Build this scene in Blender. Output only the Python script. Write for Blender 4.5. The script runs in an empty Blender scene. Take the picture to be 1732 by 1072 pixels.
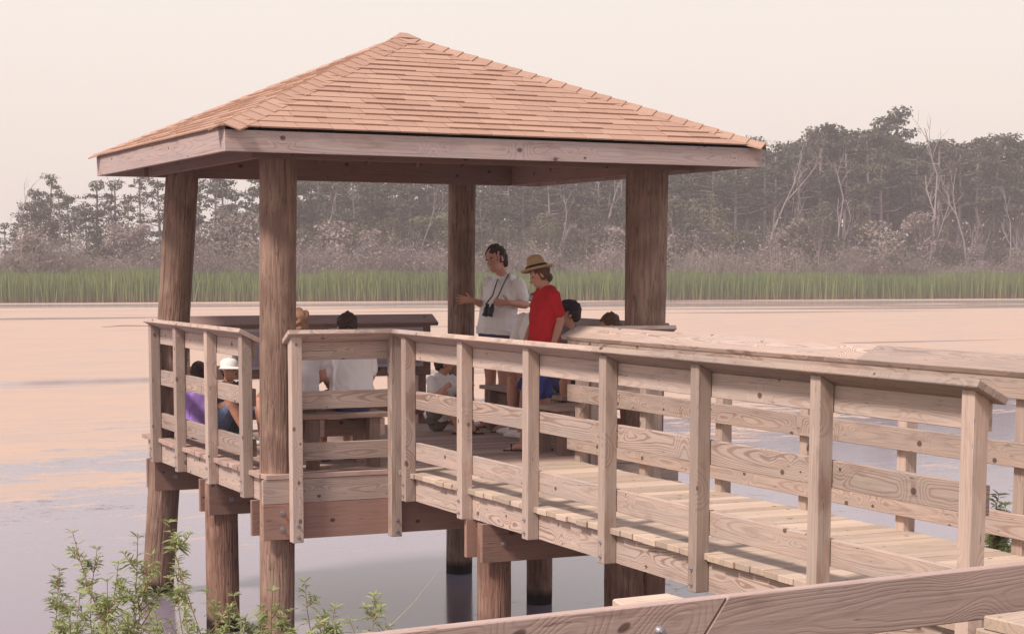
import bpy, bmesh, math, random
import numpy as np
from mathutils import Vector, Matrix, noise as mnoise
random.seed(7); rng = np.random.default_rng(7)
S = bpy.context.scene
COL = S.collection
R = math.radians
# ------------------------------------------------------------------ camera
# world: X along the gazebo front, Y along the boardwalk, Z up; deck top is z = 0
CR = Vector((0.90366528, -0.42822944, 0.00293424)); CU = Vector((0.04647098, 0.10487155, 0.99339942)); CF = Vector((0.42571059, 0.89756421, -0.11466902))
CC = Vector((0, 0, 1.62)); FPX = 3061.26; CX = 866.0; CY = 804.5
cam = bpy.data.cameras.new('camera'); camo = bpy.data.objects.new('camera', cam); COL.objects.link(camo)
m = Matrix((CR, CU, -CF)).transposed().to_4x4(); m.translation = CC; camo.matrix_world = m
cam.sensor_width = 36; cam.lens = 36 * FPX / 1732; cam.shift_y = (CY - 536) / 1732; cam.clip_start = .1; cam.clip_end = 3000
S.camera = camo
def at(px, py, k):
    """a point k metres in front of the viewpoint"""
    return CC + (CF * FPX + CR * (px - CX) - CU * (py - CY)) * (k / FPX)
def floor_at(px, py, z=0.0):
    d = CF * FPX + CR * (px - CX) - CU * (py - CY)
    return CC + d * ((z - CC.z) / d.z)
# ------------------------------------------------------------------ world + sun
SUN_EL = R(50)
sd = Vector((-.95, -.31, 0)).normalized() * math.cos(SUN_EL) + Vector((0, 0, math.sin(SUN_EL)))   # towards the sun
w = bpy.data.worlds.new('World'); S.world = w; w.use_nodes = True
nt = w.node_tree; nt.nodes.clear()
def N(nt, t, **k):
    n = nt.nodes.new(t)
    for a, b in k.items():
        if a == 'inp':
            for i, v in b.items(): n.inputs[i].default_value = v
        else: setattr(n, a, b)
    return n
def L(nt, a, b): nt.links.new(a, b)
sky = N(nt, 'ShaderNodeTexSky', sky_type='NISHITA', sun_disc=False, sun_elevation=SUN_EL, sun_rotation=math.atan2(sd.x, sd.y), air_density=1.5, dust_density=6, ozone_density=1)
tc = N(nt, 'ShaderNodeTexCoord'); sep = N(nt, 'ShaderNodeSeparateXYZ'); L(nt, tc.outputs['Generated'], sep.inputs[0])
nz = N(nt, 'ShaderNodeTexNoise', inp={'Scale': 2.2, 'Detail': 4, 'Roughness': .5}); mp = N(nt, 'ShaderNodeMapping', inp={'Scale': (1, 1, 3.5)})
L(nt, tc.outputs['Generated'], mp.inputs[0]); L(nt, mp.outputs[0], nz.inputs[0])
ad = N(nt, 'ShaderNodeMath', operation='MULTIPLY_ADD', inp={1: .10, 2: -.05}); L(nt, nz.outputs[0], ad.inputs[0])
a2 = N(nt, 'ShaderNodeMath', operation='ADD'); L(nt, sep.outputs[2], a2.inputs[0]); L(nt, ad.outputs[0], a2.inputs[1])
rp = N(nt, 'ShaderNodeValToRGB'); L(nt, a2.outputs[0], rp.inputs[0])
e = rp.color_ramp.elements; e[0].position = 0; e[0].color = (.85, .74, .665, 1); e[1].position = 1; e[1].color = (.48, .50, .66, 1)
x = e.new(.07); x.color = (.87, .77, .695, 1); x = e.new(.16); x.color = (.895, .82, .76, 1); x = e.new(.4); x.color = (.72, .69, .72, 1)
sc10 = N(nt, 'ShaderNodeVectorMath', operation='SCALE', inp={'Scale': 9.8}); L(nt, rp.outputs[0], sc10.inputs[0])   # veil of high cloud in front of the blue
mx = N(nt, 'ShaderNodeMix', data_type='RGBA'); mx.inputs[0].default_value = .93
L(nt, sky.outputs[0], mx.inputs[6]); L(nt, sc10.outputs[0], mx.inputs[7])
bg = N(nt, 'ShaderNodeBackground', inp={'Strength': .1}); L(nt, mx.outputs[2], bg.inputs[0])
ow = N(nt, 'ShaderNodeOutputWorld'); L(nt, bg.outputs[0], ow.inputs[0])
sun = bpy.data.lights.new('sun', 'SUN'); sun.energy = 3.9; sun.angle = R(9); sun.color = (1, .90, .82)
suno = bpy.data.objects.new('sun', sun); COL.objects.link(suno); suno.rotation_euler = sd.to_track_quat('Z', 'Y').to_euler()
S.view_settings.view_transform = 'Standard'; S.view_settings.look = 'None'; S.view_settings.exposure = .2; S.view_settings.gamma = 1
S.cycles.use_denoising = True; S.cycles.max_bounces = 8; S.cycles.volume_bounces = 1; S.cycles.diffuse_bounces = 4
S.cycles.transparent_max_bounces = 8

# ------------------------------------------------------------------ materials
def newmat(name):
    m = bpy.data.materials.new(name); m.use_nodes = True; t = m.node_tree; b = t.nodes['Principled BSDF']
    return m, t, b
def mth(t, op, a, b=None, c=None, clamp=False):
    n = N(t, 'ShaderNodeMath', operation=op, use_clamp=clamp)
    for i, v in enumerate((a, b, c)):
        if v is None: continue
        if isinstance(v, (int, float)): n.inputs[i].default_value = v
        else: L(t, v, n.inputs[i])
    return n.outputs[0]
def mixc(t, f, a, b, mode='MIX'):
    n = N(t, 'ShaderNodeMix', data_type='RGBA', blend_type=mode)
    for i, v in ((0, f), (6, a), (7, b)):
        if isinstance(v, (int, float)): n.inputs[i].default_value = v
        elif isinstance(v, tuple): n.inputs[i].default_value = (*v, 1) if len(v) == 3 else v
        else: L(t, v, n.inputs[i])
    return n.outputs[2]
def wood(name, base, dark, grey, ring=.72, lam=.0075, knots=1.0, rough=.85, stain=.45, greyf=.7, hv=.13):
    m, t, b = newmat(name)
    at_ = N(t, 'ShaderNodeAttribute', attribute_name='gc'); V = at_.outputs['Vector']
    rn = N(t, 'ShaderNodeAttribute', attribute_name='rnd').outputs['Fac']
    s = N(t, 'ShaderNodeSeparateXYZ'); L(t, V, s.inputs[0]); X, Y, Z = s.outputs
    off = mth(t, 'MULTIPLY', rn, 40.0)
    def noise1(sx, sy, sz, det=2, o=0, rough_=.5):
        c = N(t, 'ShaderNodeCombineXYZ')
        L(t, mth(t, 'MULTIPLY_ADD', X, sx, off), c.inputs[0]); L(t, mth(t, 'MULTIPLY_ADD', Y, sy, o), c.inputs[1]); L(t, mth(t, 'MULTIPLY', Z, sz), c.inputs[2])
        n = N(t, 'ShaderNodeTexNoise', inp={'Scale': 1.0, 'Detail': det, 'Roughness': rough_}); L(t, c.outputs[0], n.inputs[0]); return n.outputs[0]
    # knots: 2D voronoi over the face
    kc = N(t, 'ShaderNodeCombineXYZ'); L(t, mth(t, 'MULTIPLY_ADD', X, 2.6, off), kc.inputs[0]); L(t, mth(t, 'MULTIPLY_ADD', mth(t, 'ADD', Y, Z), 3.4, off), kc.inputs[1])
    vo = N(t, 'ShaderNodeTexVoronoi', voronoi_dimensions='2D', feature='F1', inp={'Scale': 1.0, 'Randomness': 1.0}); L(t, kc.outputs[0], vo.inputs[0]); kd = vo.outputs['Distance']
    kr = mth(t, 'MULTIPLY', N(t, 'ShaderNodeSeparateColor').outputs[0], 1)
    sc_ = t.nodes[-2] if False else None
    sepc = N(t, 'ShaderNodeSeparateColor'); L(t, vo.outputs['Color'], sepc.inputs[0]); ksz = mth(t, 'MULTIPLY_ADD', sepc.outputs[0], .05, .012)
    kn = N(t, 'ShaderNodeMapRange', interpolation_type='SMOOTHSTEP', inp={3: 1.0, 4: 0.0}); L(t, kd, kn.inputs[0]); L(t, mth(t, 'MULTIPLY', ksz, .75), kn.inputs[1]); L(t, mth(t, 'MULTIPLY', ksz, 1.25), kn.inputs[2])
    pull = N(t, 'ShaderNodeMapRange', interpolation_type='SMOOTHERSTEP', inp={1: 0.0, 2: .40, 3: .030, 4: 0.0}); L(t, kd, pull.inputs[0])
    # ring field: nested parabolas of a board sawn beside the heart
    h = mth(t, 'MULTIPLY_ADD', noise1(.55, 0, 0, 1, 3.3), hv, .02)
    yy = mth(t, 'ADD', Y, mth(t, 'MULTIPLY_ADD', noise1(1.3, 3, 3, 2, 9.1), .05, -.025))
    r = mth(t, 'SQRT', mth(t, 'ADD', mth(t, 'MULTIPLY', yy, yy), mth(t, 'MULTIPLY', h, h)))
    r = mth(t, 'ADD', mth(t, 'ADD', r, pull.outputs[0]), mth(t, 'MULTIPLY', noise1(3, 9, 9, 3, 5), .012))
    si = mth(t, 'SINE', mth(t, 'MULTIPLY', r, 2 * math.pi / lam))
    rg = N(t, 'ShaderNodeMapRange', interpolation_type='SMOOTHSTEP', inp={1: -.1, 2: 1.0}); L(t, si, rg.inputs[0])
    amp = N(t, 'ShaderNodeMapRange', inp={1: .35, 2: .62, 3: .25, 4: 1.0}); L(t, noise1(1.1, 5, 5, 2, 17), amp.inputs[0])
    f = mth(t, 'MULTIPLY', mth(t, 'MULTIPLY', rg.outputs[0], amp.outputs[0]), mth(t, 'MULTIPLY', mth(t, 'MULTIPLY_ADD', mth(t, 'FRACT', mth(t, 'MULTIPLY', rn, 7.3)), .85, .35), ring))
    fib = mth(t, 'MULTIPLY_ADD', noise1(3, 170, 170, 3, 1), .5, .75)
    gn = N(t, 'ShaderNodeMapRange', inp={1: .35, 2: .60, 3: 0.0, 4: greyf}); L(t, noise1(1.1, 9, 9, 5, 30, .7), gn.inputs[0])
    bc = mixc(t, gn.outputs[0], base, grey)
    c = mixc(t, f, bc, dark)
    st = N(t, 'ShaderNodeMapRange', inp={1: .58, 2: .75, 3: 0.0, 4: stain}); L(t, noise1(2.2, 9, 9, 5, 50, .65), st.inputs[0])
    c = mixc(t, st.outputs[0], c, tuple(v * .55 for v in dark))
    c = mixc(t, mth(t, 'MULTIPLY', kn.outputs[0], .85 * knots), c, tuple(v * .35 for v in dark))
    sk = N(t, 'ShaderNodeMapRange', inp={1: .57, 2: .70, 3: 0.0, 4: stain}); L(t, noise1(1.4, 34, 34, 4, 90, .7), sk.inputs[0])
    c = mixc(t, sk.outputs[0], c, tuple(v * .8 for v in dark))
    # nail heads / checks: fine dark flecks
    fl = N(t, 'ShaderNodeMapRange', inp={1: .70, 2: .74, 3: 0.0, 4: .55}); L(t, noise1(9, 60, 60, 2, 70), fl.inputs[0])
    c = mixc(t, fl.outputs[0], c, tuple(v * .4 for v in dark))
    tint = mth(t, 'MULTIPLY_ADD', rn, .42, .78)
    mul = N(t, 'ShaderNodeVectorMath', operation='SCALE'); L(t, c, mul.inputs[0]); L(t, mth(t, 'MULTIPLY', tint, fib), mul.inputs['Scale'])
    L(t, mul.outputs[0], b.inputs['Base Color']); b.inputs['Roughness'].default_value = rough; b.inputs['Specular IOR Level'].default_value = .25
    bp = N(t, 'ShaderNodeBump', inp={'Strength': .35, 'Distance': .003}); L(t, mth(t, 'ADD', fib, mth(t, 'MULTIPLY', rg.outputs[0], -.4)), bp.inputs['Height']); L(t, bp.outputs[0], b.inputs['Normal'])
    return m
W_RAIL = wood('weathered_pine', (.495, .365, .30), (.22, .12, .09), (.38, .31, .27))
W_POST = wood('weathered_post', (.495, .365, .30), (.25, .145, .11), (.38, .305, .265), hv=.035, lam=.0085, knots=.9)
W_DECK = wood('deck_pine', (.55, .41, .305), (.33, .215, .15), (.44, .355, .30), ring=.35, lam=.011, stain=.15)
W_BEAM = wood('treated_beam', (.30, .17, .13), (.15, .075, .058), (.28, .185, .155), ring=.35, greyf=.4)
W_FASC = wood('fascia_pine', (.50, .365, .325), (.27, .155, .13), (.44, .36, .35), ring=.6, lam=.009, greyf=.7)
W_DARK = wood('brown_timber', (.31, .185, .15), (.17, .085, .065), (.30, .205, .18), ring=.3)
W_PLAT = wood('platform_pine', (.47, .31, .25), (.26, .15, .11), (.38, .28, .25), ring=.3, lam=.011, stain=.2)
W_FORE = wood('near_rail_pine', (.43, .295, .25), (.26, .155, .12), (.36, .275, .25), ring=.35, lam=.006)

def pole_mat(name, a, b_, green, wet_z=None):
    m, t, b = newmat(name)
    at_ = N(t, 'ShaderNodeAttribute', attribute_name='gc'); V = at_.outputs['Vector']
    def nn(sc, det=3, rough_=.55):
        mp = N(t, 'ShaderNodeMapping', inp={'Scale': sc}); L(t, V, mp.inputs[0])
        n = N(t, 'ShaderNodeTexNoise', inp={'Scale': 1.0, 'Detail': det, 'Roughness': rough_, 'Distortion': .4}); L(t, mp.outputs[0], n.inputs[0]); return n.outputs[0]
    f1 = N(t, 'ShaderNodeMapRange', inp={1: .38, 2: .62}); L(t, nn((2.5, 38, 38), 4), f1.inputs[0])
    c = mixc(t, mth(t, 'MULTIPLY', f1.outputs[0], .75), a, b_)
    f2 = N(t, 'ShaderNodeMapRange', inp={1: .42, 2: .68}); L(t, nn((3, 9, 9), 5, .7), f2.inputs[0])
    c = mixc(t, mth(t, 'MULTIPLY', f2.outputs[0], .6), c, green)
    f3 = N(t, 'ShaderNodeMapRange', inp={1: .56, 2: .66, 4: .75}); L(t, nn((7, 45, 45), 4, .7), f3.inputs[0])
    c = mixc(t, f3.outputs[0], c, tuple(v * .45 for v in b_))
    mp = N(t, 'ShaderNodeMapping', inp={'Scale': (9, 14, 14)}); L(t, V, mp.inputs[0])
    ck = N(t, 'ShaderNodeMapRange', inp={1: .62, 2: .66, 4: .6}); L(t, nn((.9, 30, 30), 3, .6), ck.inputs[0]); c = mixc(t, ck.outputs[0], c, tuple(v * .4 for v in b_))
    wv = N(t, 'ShaderNodeTexWave', wave_type='RINGS', inp={'Scale': .35, 'Distortion': 9, 'Detail': 2, 'Detail Scale': .6}); L(t, mp.outputs[0], wv.inputs[0])
    c = mixc(t, mth(t, 'MULTIPLY', wv.outputs[1], .45), c, tuple(v * .6 for v in b_))
    if wet_z is not None:
        gp = N(t, 'ShaderNodeNewGeometry'); sp = N(t, 'ShaderNodeSeparateXYZ'); L(t, gp.outputs['Position'], sp.inputs[0])
        wz = N(t, 'ShaderNodeMapRange', inp={1: wet_z + .05, 2: wet_z - .02}); L(t, mth(t, 'ADD', sp.outputs[2], mth(t, 'MULTIPLY_ADD', nn((1, 9, 9)), .1, -.05)), wz.inputs[0])
        c = mixc(t, wz.outputs[0], c, (.018, .010, .010))
    L(t, c, b.inputs['Base Color']); b.inputs['Roughness'].default_value = .85; b.inputs['Specular IOR Level'].default_value = .2
    bp = N(t, 'ShaderNodeBump', inp={'Strength': .8, 'Distance': .01}); L(t, f1.outputs[0], bp.inputs['Height']); L(t, bp.outputs[0], b.inputs['Normal'])
    return m
W_POLE = pole_mat('round_pole_wood', (.37, .235, .18), (.20, .11, .085), (.34, .255, .18), -1.44)
W_PILE = pole_mat('pile_wood', (.33, .185, .135), (.17, .082, .062), (.29, .195, .14), -1.44)

def plain(name, col, rough=.7, spec=.3, metal=0.0, var=0.0, vscale=20, bump=0.0):
    m, t, b = newmat(name)
    b.inputs['Roughness'].default_value = rough; b.inputs['Specular IOR Level'].default_value = spec; b.inputs['Metallic'].default_value = metal
    if var or bump:
        tc = N(t, 'ShaderNodeTexCoord'); n = N(t, 'ShaderNodeTexNoise', inp={'Scale': vscale, 'Detail': 4}); L(t, tc.outputs['Object'], n.inputs[0])
        c = mixc(t, n.outputs[0], tuple(v * (1 - var) for v in col), tuple(min(1, v * (1 + var)) for v in col)); L(t, c, b.inputs['Base Color'])
        if bump:
            bp = N(t, 'ShaderNodeBump', inp={'Strength': bump, 'Distance': .01}); L(t, n.outputs[0], bp.inputs['Height']); L(t, bp.outputs[0], b.inputs['Normal'])
    else: b.inputs['Base Color'].default_value = (*col, 1)
    return m
STEEL = plain('galvanized_steel', (.42, .40, .42), .45, .5, .8, .2, 60)
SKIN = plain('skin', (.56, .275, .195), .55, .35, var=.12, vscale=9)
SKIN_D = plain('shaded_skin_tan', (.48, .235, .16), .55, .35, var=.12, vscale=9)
TEE_W = plain('white_cotton', (.88, .83, .82), .9, .1, var=.05, vscale=8, bump=.25)
TEE_G = plain('pale_grey_cotton', (.74, .70, .72), .9, .1, var=.05, vscale=8, bump=.25)
TEE_R = plain('red_cotton', (.56, .022, .032), .9, .1, var=.12, vscale=8, bump=.25)
TEE_P = plain('purple_cotton', (.32, .19, .50), .9, .1, var=.1, vscale=8, bump=.25)
TEE_T = plain('dark_teal_cotton', (.05, .075, .08), .9, .1, var=.1, vscale=8, bump=.2)
NAVY = plain('navy_cloth', (.085, .085, .17), .9, .1, var=.15, vscale=10, bump=.2)
DENIM = plain('denim', (.13, .16, .27), .9, .1, var=.3, vscale=30, bump=.2)
KHAKI = plain('grey_khaki_cloth', (.20, .17, .145), .9, .1, var=.2, vscale=14, bump=.2)
HAIR_D = plain('dark_brown_hair', (.045, .022, .017), .7, .3, var=.5, vscale=60, bump=.6)
HAIR_B = plain('brown_hair', (.12, .055, .035), .7, .3, var=.5, vscale=60, bump=.6)
HAIR_L = plain('light_brown_hair', (.30, .16, .10), .7, .3, var=.4, vscale=60, bump=.6)
BLACK = plain('black_plastic', (.02, .014, .016), .45, .4)
CAPW = plain('white_cap_cloth', (.80, .76, .72), .85, .1, var=.04, vscale=15)
CAPN = plain('navy_cap_cloth', (.035, .022, .04), .9, .1)
WHITE = plain('white_leather', (.78, .73, .68), .6, .3)
BLUEC = plain('blue_cotton', (.07, .08, .28), .9, .1, var=.12, vscale=10, bump=.2)
PANEL = plain('panel_laminate', (.36, .30, .36), .4, .4, var=.25, vscale=7)
PANELB = plain('panel_border', (.50, .46, .52), .5, .4)

def straw():
    m, t, b = newmat('straw'); tc = N(t, 'ShaderNodeTexCoord')
    n = N(t, 'ShaderNodeTexNoise', inp={'Scale': 70, 'Detail': 2}); L(t, tc.outputs['Object'], n.inputs[0])
    L(t, mixc(t, n.outputs[0], (.40, .23, .11), (.66, .43, .22)), b.inputs['Base Color']); b.inputs['Roughness'].default_value = .8; return m
STRAW = straw()
def leafmat(name, a, b2, c2=None, transl=.25):
    m, t, b = newmat(name); rn = N(t, 'ShaderNodeAttribute', attribute_name='rnd').outputs['Fac']
    oi = N(t, 'ShaderNodeObjectInfo')
    c = mixc(t, rn, a, b2)
    if c2: c = mixc(t, mth(t, 'MULTIPLY', oi.outputs['Random'], .8), c, c2)
    L(t, c, b.inputs['Base Color']); b.inputs['Roughness'].default_value = .7; b.inputs['Specular IOR Level'].default_value = .15
    tr = N(t, 'ShaderNodeBsdfTranslucent'); L(t, c, tr.inputs[0]); ms = N(t, 'ShaderNodeMixShader', inp={0: transl})
    L(t, b.outputs[0], ms.inputs[1]); L(t, tr.outputs[0], ms.inputs[2]); L(t, ms.outputs[0], t.nodes['Material Output'].inputs[0]); return m
PINE = leafmat('pine_needles', (.026, .034, .022), (.14, .15, .088), (.10, .088, .064))
BROAD = leafmat('broad_leaves', (.045, .056, .028), (.19, .195, .095), (.12, .10, .062))
THICK = leafmat('grey_thicket_twigs', (.13, .09, .085), (.46, .35, .325), (.24, .20, .16))
REED = leafmat('cattail_leaves', (.12, .175, .05), (.26, .31, .10))
WEED = leafmat('weed_leaves', (.27, .31, .12), (.46, .48, .23), (.27, .30, .14), .35)
BARK = plain('pine_bark', (.25, .20, .19), .9, .1, var=.35, vscale=3)
DEAD = plain('bleached_dead_wood', (.27, .22, .21), .9, .1, var=.3, vscale=2)
STEM = plain('weed_stem', (.26, .15, .09), .8, .2)

# ------------------------------------------------------------------ mesh building
class MB:
    def __init__(s): s.v = []; s.f = []; s.g = []; s.r = []; s.mi = []
    def add(s, vs, fs, gs=None, r=None, mi=0):
        o = len(s.v); s.v += [tuple(v) for v in vs]; s.f += [tuple(i + o for i in f) for f in fs]
        s.g += [tuple(g) for g in (gs if gs is not None else vs)]; r = random.random() if r is None else r
        s.r += [r] * len(vs); s.mi += [mi] * len(fs); return s
    def obox(s, o, a, b, c, la, lb, lc, r=None, mi=0):
        """box centred on o, half sizes la>=lb>=lc along unit axes a b c"""
        o, a, b, c = (Vector(q) for q in (o, a, b, c)); vs = []; gs = []
        ax = sorted(((la, 0), (lb, 1), (lc, 2)), reverse=True); r = random.random() if r is None else r
        ox, oy, oz = random.uniform(0, 20), random.uniform(-.05, .05), random.uniform(-.03, .03)
        for i in (-1, 1):
            for j in (-1, 1):
                for k in (-1, 1):
                    vs.append(o + a * la * i + b * lb * j + c * lc * k); q = (la * i, lb * j, lc * k)
                    gs.append((q[ax[0][1]] + ox, q[ax[1][1]] + oy, q[ax[2][1]] + oz))
        fs = [(0, 1, 3, 2), (4, 6, 7, 5), (0, 4, 5, 1), (2, 3, 7, 6), (0, 2, 6, 4), (1, 5, 7, 3)]
        if a.cross(b).dot(c) < 0: fs = [f[::-1] for f in fs]
        return s.add(vs, fs, gs, r, mi)
    def box(s, p0, p1, r=None, mi=0):
        p0, p1 = Vector(p0), Vector(p1); h = (p1 - p0) / 2
        return s.obox((p0 + p1) / 2, (1, 0, 0), (0, 1, 0), (0, 0, 1), abs(h.x), abs(h.y), abs(h.z), r, mi)
    def tube(s, pts, rad, n=8, cap=True, r=None, mi=0, jitter=0.0):
        pts = [Vector(p) for p in pts]; rad = rad if isinstance(rad, (list, tuple)) else [rad] * len(pts)
        vs = []; gs = []; fs = []; side = None; dist = 0; off = random.uniform(0, 20)
        for i, p in enumerate(pts):
            t = (pts[min(i + 1, len(pts) - 1)] - pts[max(i - 1, 0)]).normalized()
            if side is None: side = t.orthogonal().normalized()
            side = (side - t * side.dot(t)).normalized(); u = t.cross(side)
            if i: dist += (p - pts[i - 1]).length
            for k in range(n):
                a = 2 * math.pi * k / n; q = rad[i] * (1 + random.uniform(-jitter, jitter)); d = side * math.cos(a) + u * math.sin(a)
                vs.append(p + d * q); gs.append((dist + off, math.cos(a) * q, math.sin(a) * q))
        for i in range(len(pts) - 1):
            for k in range(n):
                a, b = i * n + k, i * n + (k + 1) % n; fs.append((a, b, b + n, a + n))
        if cap: fs += [tuple(range(n))[::-1], tuple((len(pts) - 1) * n + k for k in range(n))]
        return s.add(vs, fs, gs, r, mi)
    def lathe(s, prof, o, n=24, ax=None, r=None, mi=0):
        o = Vector(o); M = Matrix.Identity(3) if ax is None else Vector(ax).normalized().to_track_quat('Z', 'Y').to_matrix()
        vs = [o + M @ Vector((q * math.cos(2 * math.pi * k / n), q * math.sin(2 * math.pi * k / n), z)) for q, z in prof for k in range(n)]
        fs = [(i * n + k, i * n + (k + 1) % n, (i + 1) * n + (k + 1) % n, (i + 1) * n + k) for i in range(len(prof) - 1) for k in range(n)]
        return s.add(vs, fs, None, r, mi)
    def mesh(s, name, mats, smooth=False):
        me = bpy.data.meshes.new(name); me.from_pydata(s.v, [], s.f); me.update()
        a = me.attributes.new('gc', 'FLOAT_VECTOR', 'POINT'); a.data.foreach_set('vector', np.array(s.g, dtype=np.float32).ravel())
        a = me.attributes.new('rnd', 'FLOAT', 'POINT'); a.data.foreach_set('value', np.array(s.r, dtype=np.float32))
        for m in (mats if isinstance(mats, (list, tuple)) else [mats]): me.materials.append(m)
        me.polygons.foreach_set('material_index', s.mi)
        if smooth: me.polygons.foreach_set('use_smooth', [True] * len(me.polygons))
        return me
    def build(s, name, mats, parent=None, smooth=False, bevel=0.0):
        o = bpy.data.objects.new(name, s.mesh(name, mats, smooth)); COL.objects.link(o)
        if parent:
            o.parent = parent; o.matrix_parent_inverse = WMI[parent.name] if parent.name in WMI else Matrix.Identity(4)
        if bevel:
            b = o.modifiers.new('bevel', 'BEVEL'); b.width = bevel; b.segments = 1; b.limit_method = 'ANGLE'
        return o
WMI = {}
def tag(o, label=None, cat=None, group=None, kind=None):
    for k, v in (('label', label), ('category', cat), ('group', group), ('kind', kind)):
        if v: o[k] = v
    return o
def thing(name, label, cat, loc=(0, 0, 0), group=None):
    o = bpy.data.objects.new(name, None); COL.objects.link(o); o.location = loc; o.empty_display_size = .2
    WMI[o.name] = Matrix.Translation(-Vector(loc)); return tag(o, label, cat, group)
def struct(mb, name, mat, kind='structure', **k):
    return tag(mb.build(name, mat, **k), kind=kind)
UX, UY, UZ = Vector((1, 0, 0)), Vector((0, 1, 0)), Vector((0, 0, 1))
WATER_Z = -1.55

# ------------------------------------------------------------------ water, algae, land
def shore(x): return 158.5 - .082 * (x - 27)
def water_mat():
    m, t, b = newmat('pond_water')
    gp = N(t, 'ShaderNodeNewGeometry')
    def nn(scale, det=4, rough_=.6, dist=0.0, rot=-.44):
        mp = N(t, 'ShaderNodeMapping', inp={'Scale': scale, 'Rotation': (0, 0, rot)}); L(t, gp.outputs['Position'], mp.inputs[0])
        n = N(t, 'ShaderNodeTexNoise', inp={'Scale': 1.0, 'Detail': det, 'Roughness': rough_, 'Distortion': dist}); L(t, mp.outputs[0], n.inputs[0]); return n.outputs[0]
    # distance measured across the pond, from the boardwalk towards the reeds
    dp = N(t, 'ShaderNodeVectorMath', operation='DOT_PRODUCT', inp={1: (-.35, .937, 0)}); L(t, gp.outputs['Position'], dp.inputs[0]); D = dp.outputs['Value']
    edge = N(t, 'ShaderNodeMapRange', inp={1: 7, 2: 37, 3: -.35, 4: .35}); L(t, D, edge.inputs[0])
    dens = mth(t, 'ADD', mth(t, 'ADD', edge.outputs[0], mth(t, 'MULTIPLY_ADD', nn((.22, .34, 1), 7, .70, .5), 1.2, -.10)), mth(t, 'MULTIPLY_ADD', nn((1.3, 2.2, 1), 5, .75), .55, -.275))
    cov = N(t, 'ShaderNodeMapRange', interpolation_type='SMOOTHSTEP', inp={1: .50, 2: .62}); L(t, dens, cov.inputs[0])
    gys = N(t, 'ShaderNodeSeparateXYZ'); L(t, gp.outputs['Position'], gys.inputs[0]); gy = gys.outputs[1]
    # open leads of dark water near the far reeds
    far = N(t, 'ShaderNodeMapRange', inp={1: 80, 2: 130}); L(t, gy, far.inputs[0])
    ld = N(t, 'ShaderNodeMapRange', interpolation_type='SMOOTHSTEP', inp={1: .60, 2: .68}); L(t, mth(t, 'ADD', nn((.018, .16, 1), 5, .6, .5), mth(t, 'MULTIPLY', far.outputs[0], .10)), ld.inputs[0])
    sh = N(t, 'ShaderNodeMapRange', inp={1: 153.0, 2: 155.5}); 
    ds = N(t, 'ShaderNodeVectorMath', operation='DOT_PRODUCT', inp={1: (.082, 1, 0)}); L(t, gp.outputs['Position'], ds.inputs[0])
    s1 = N(t, 'ShaderNodeMapRange', interpolation_type='SMOOTHSTEP', inp={1: 139.0, 2: 142.5}); L(t, ds.outputs['Value'], s1.inputs[0])
    s2 = N(t, 'ShaderNodeMapRange', interpolation_type='SMOOTHSTEP', inp={1: 152.0, 2: 155.0, 3: 1, 4: 0}); L(t, ds.outputs['Value'], s2.inputs[0])
    band = mth(t, 'MULTIPLY', mth(t, 'MULTIPLY', s1.outputs[0], s2.outputs[0]), mth(t, 'GREATER_THAN', nn((.03, .5, 1), 3), .40))
    covf = mth(t, 'MULTIPLY', cov.outputs[0], mth(t, 'SUBTRACT', 1, mth(t, 'MAXIMUM', mth(t, 'MULTIPLY', ld.outputs[0], .75), mth(t, 'MULTIPLY', band, .8))))
    c1 = mixc(t, nn((.12, .3, 1), 7, .8, .5), (.535, .365, .265), (.49, .36, .285))
    vr = N(t, 'ShaderNodeMapRange', inp={1: .44, 2: .60, 4: .65}); L(t, nn((.30, .8, 1), 8, .80), vr.inputs[0])
    c1 = mixc(t, vr.outputs[0], c1, (.42, .335, .30))
    alg = N(t, 'ShaderNodeBsdfPrincipled', inp={'Roughness': .95, 'Specular IOR Level': .05}); L(t, c1, alg.inputs['Base Color'])
    b.inputs['Base Color'].default_value = (.23, .19, .235, 1); b.inputs['Roughness'].default_value = .12; b.inputs['IOR'].default_value = 1.33
    bp = N(t, 'ShaderNodeBump', inp={'Strength': .09, 'Distance': .02}); L(t, mth(t, 'ADD', nn((2.2, 5.5, 1), 4, .55), mth(t, 'MULTIPLY', nn((.4, 1.3, 1), 3), 1.5)), bp.inputs['Height']); L(t, bp.outputs[0], b.inputs['Normal'])
    # specks of floating weed on the open water
    sp = N(t, 'ShaderNodeMapRange', inp={1: .655, 2: .68}); L(t, mth(t, 'ADD', mth(t, 'MULTIPLY', nn((.45, .8, 1), 2), .45), mth(t, 'MULTIPLY', nn((7, 13, 1), 3, .6), .62)), sp.inputs[0])
    dk = N(t, 'ShaderNodeBsdfPrincipled', inp={'Base Color': (.10, .08, .09, 1), 'Roughness': .6})
    m1 = N(t, 'ShaderNodeMixShader'); L(t, mth(t, 'MULTIPLY', sp.outputs[0], .6), m1.inputs[0]); L(t, b.outputs[0], m1.inputs[1]); L(t, dk.outputs[0], m1.inputs[2])
    m2 = N(t, 'ShaderNodeMixShader'); L(t, covf, m2.inputs[0]); L(t, m1.outputs[0], m2.inputs[1]); L(t, alg.outputs[0], m2.inputs[2])
    L(t, m2.outputs[0], t.nodes['Material Output'].inputs[0]); return m
mb = MB(); mb.add([(-400, 1.0, WATER_Z), (700, 1.0, WATER_Z), (700, shore(700) + 3, WATER_Z), (-400, shore(-400) + 3, WATER_Z)], [(0, 1, 2, 3)])
struct(mb, 'water', water_mat())
LAND = plain('marsh_soil', (.13, .095, .06), .95, .1, var=.4, vscale=.3)
mb = MB()   # far bank up to the horizon, and the near bank below the boardwalk
nx, rows = 56, [0, 1.5, 4, 10, 60, 540]
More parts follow.
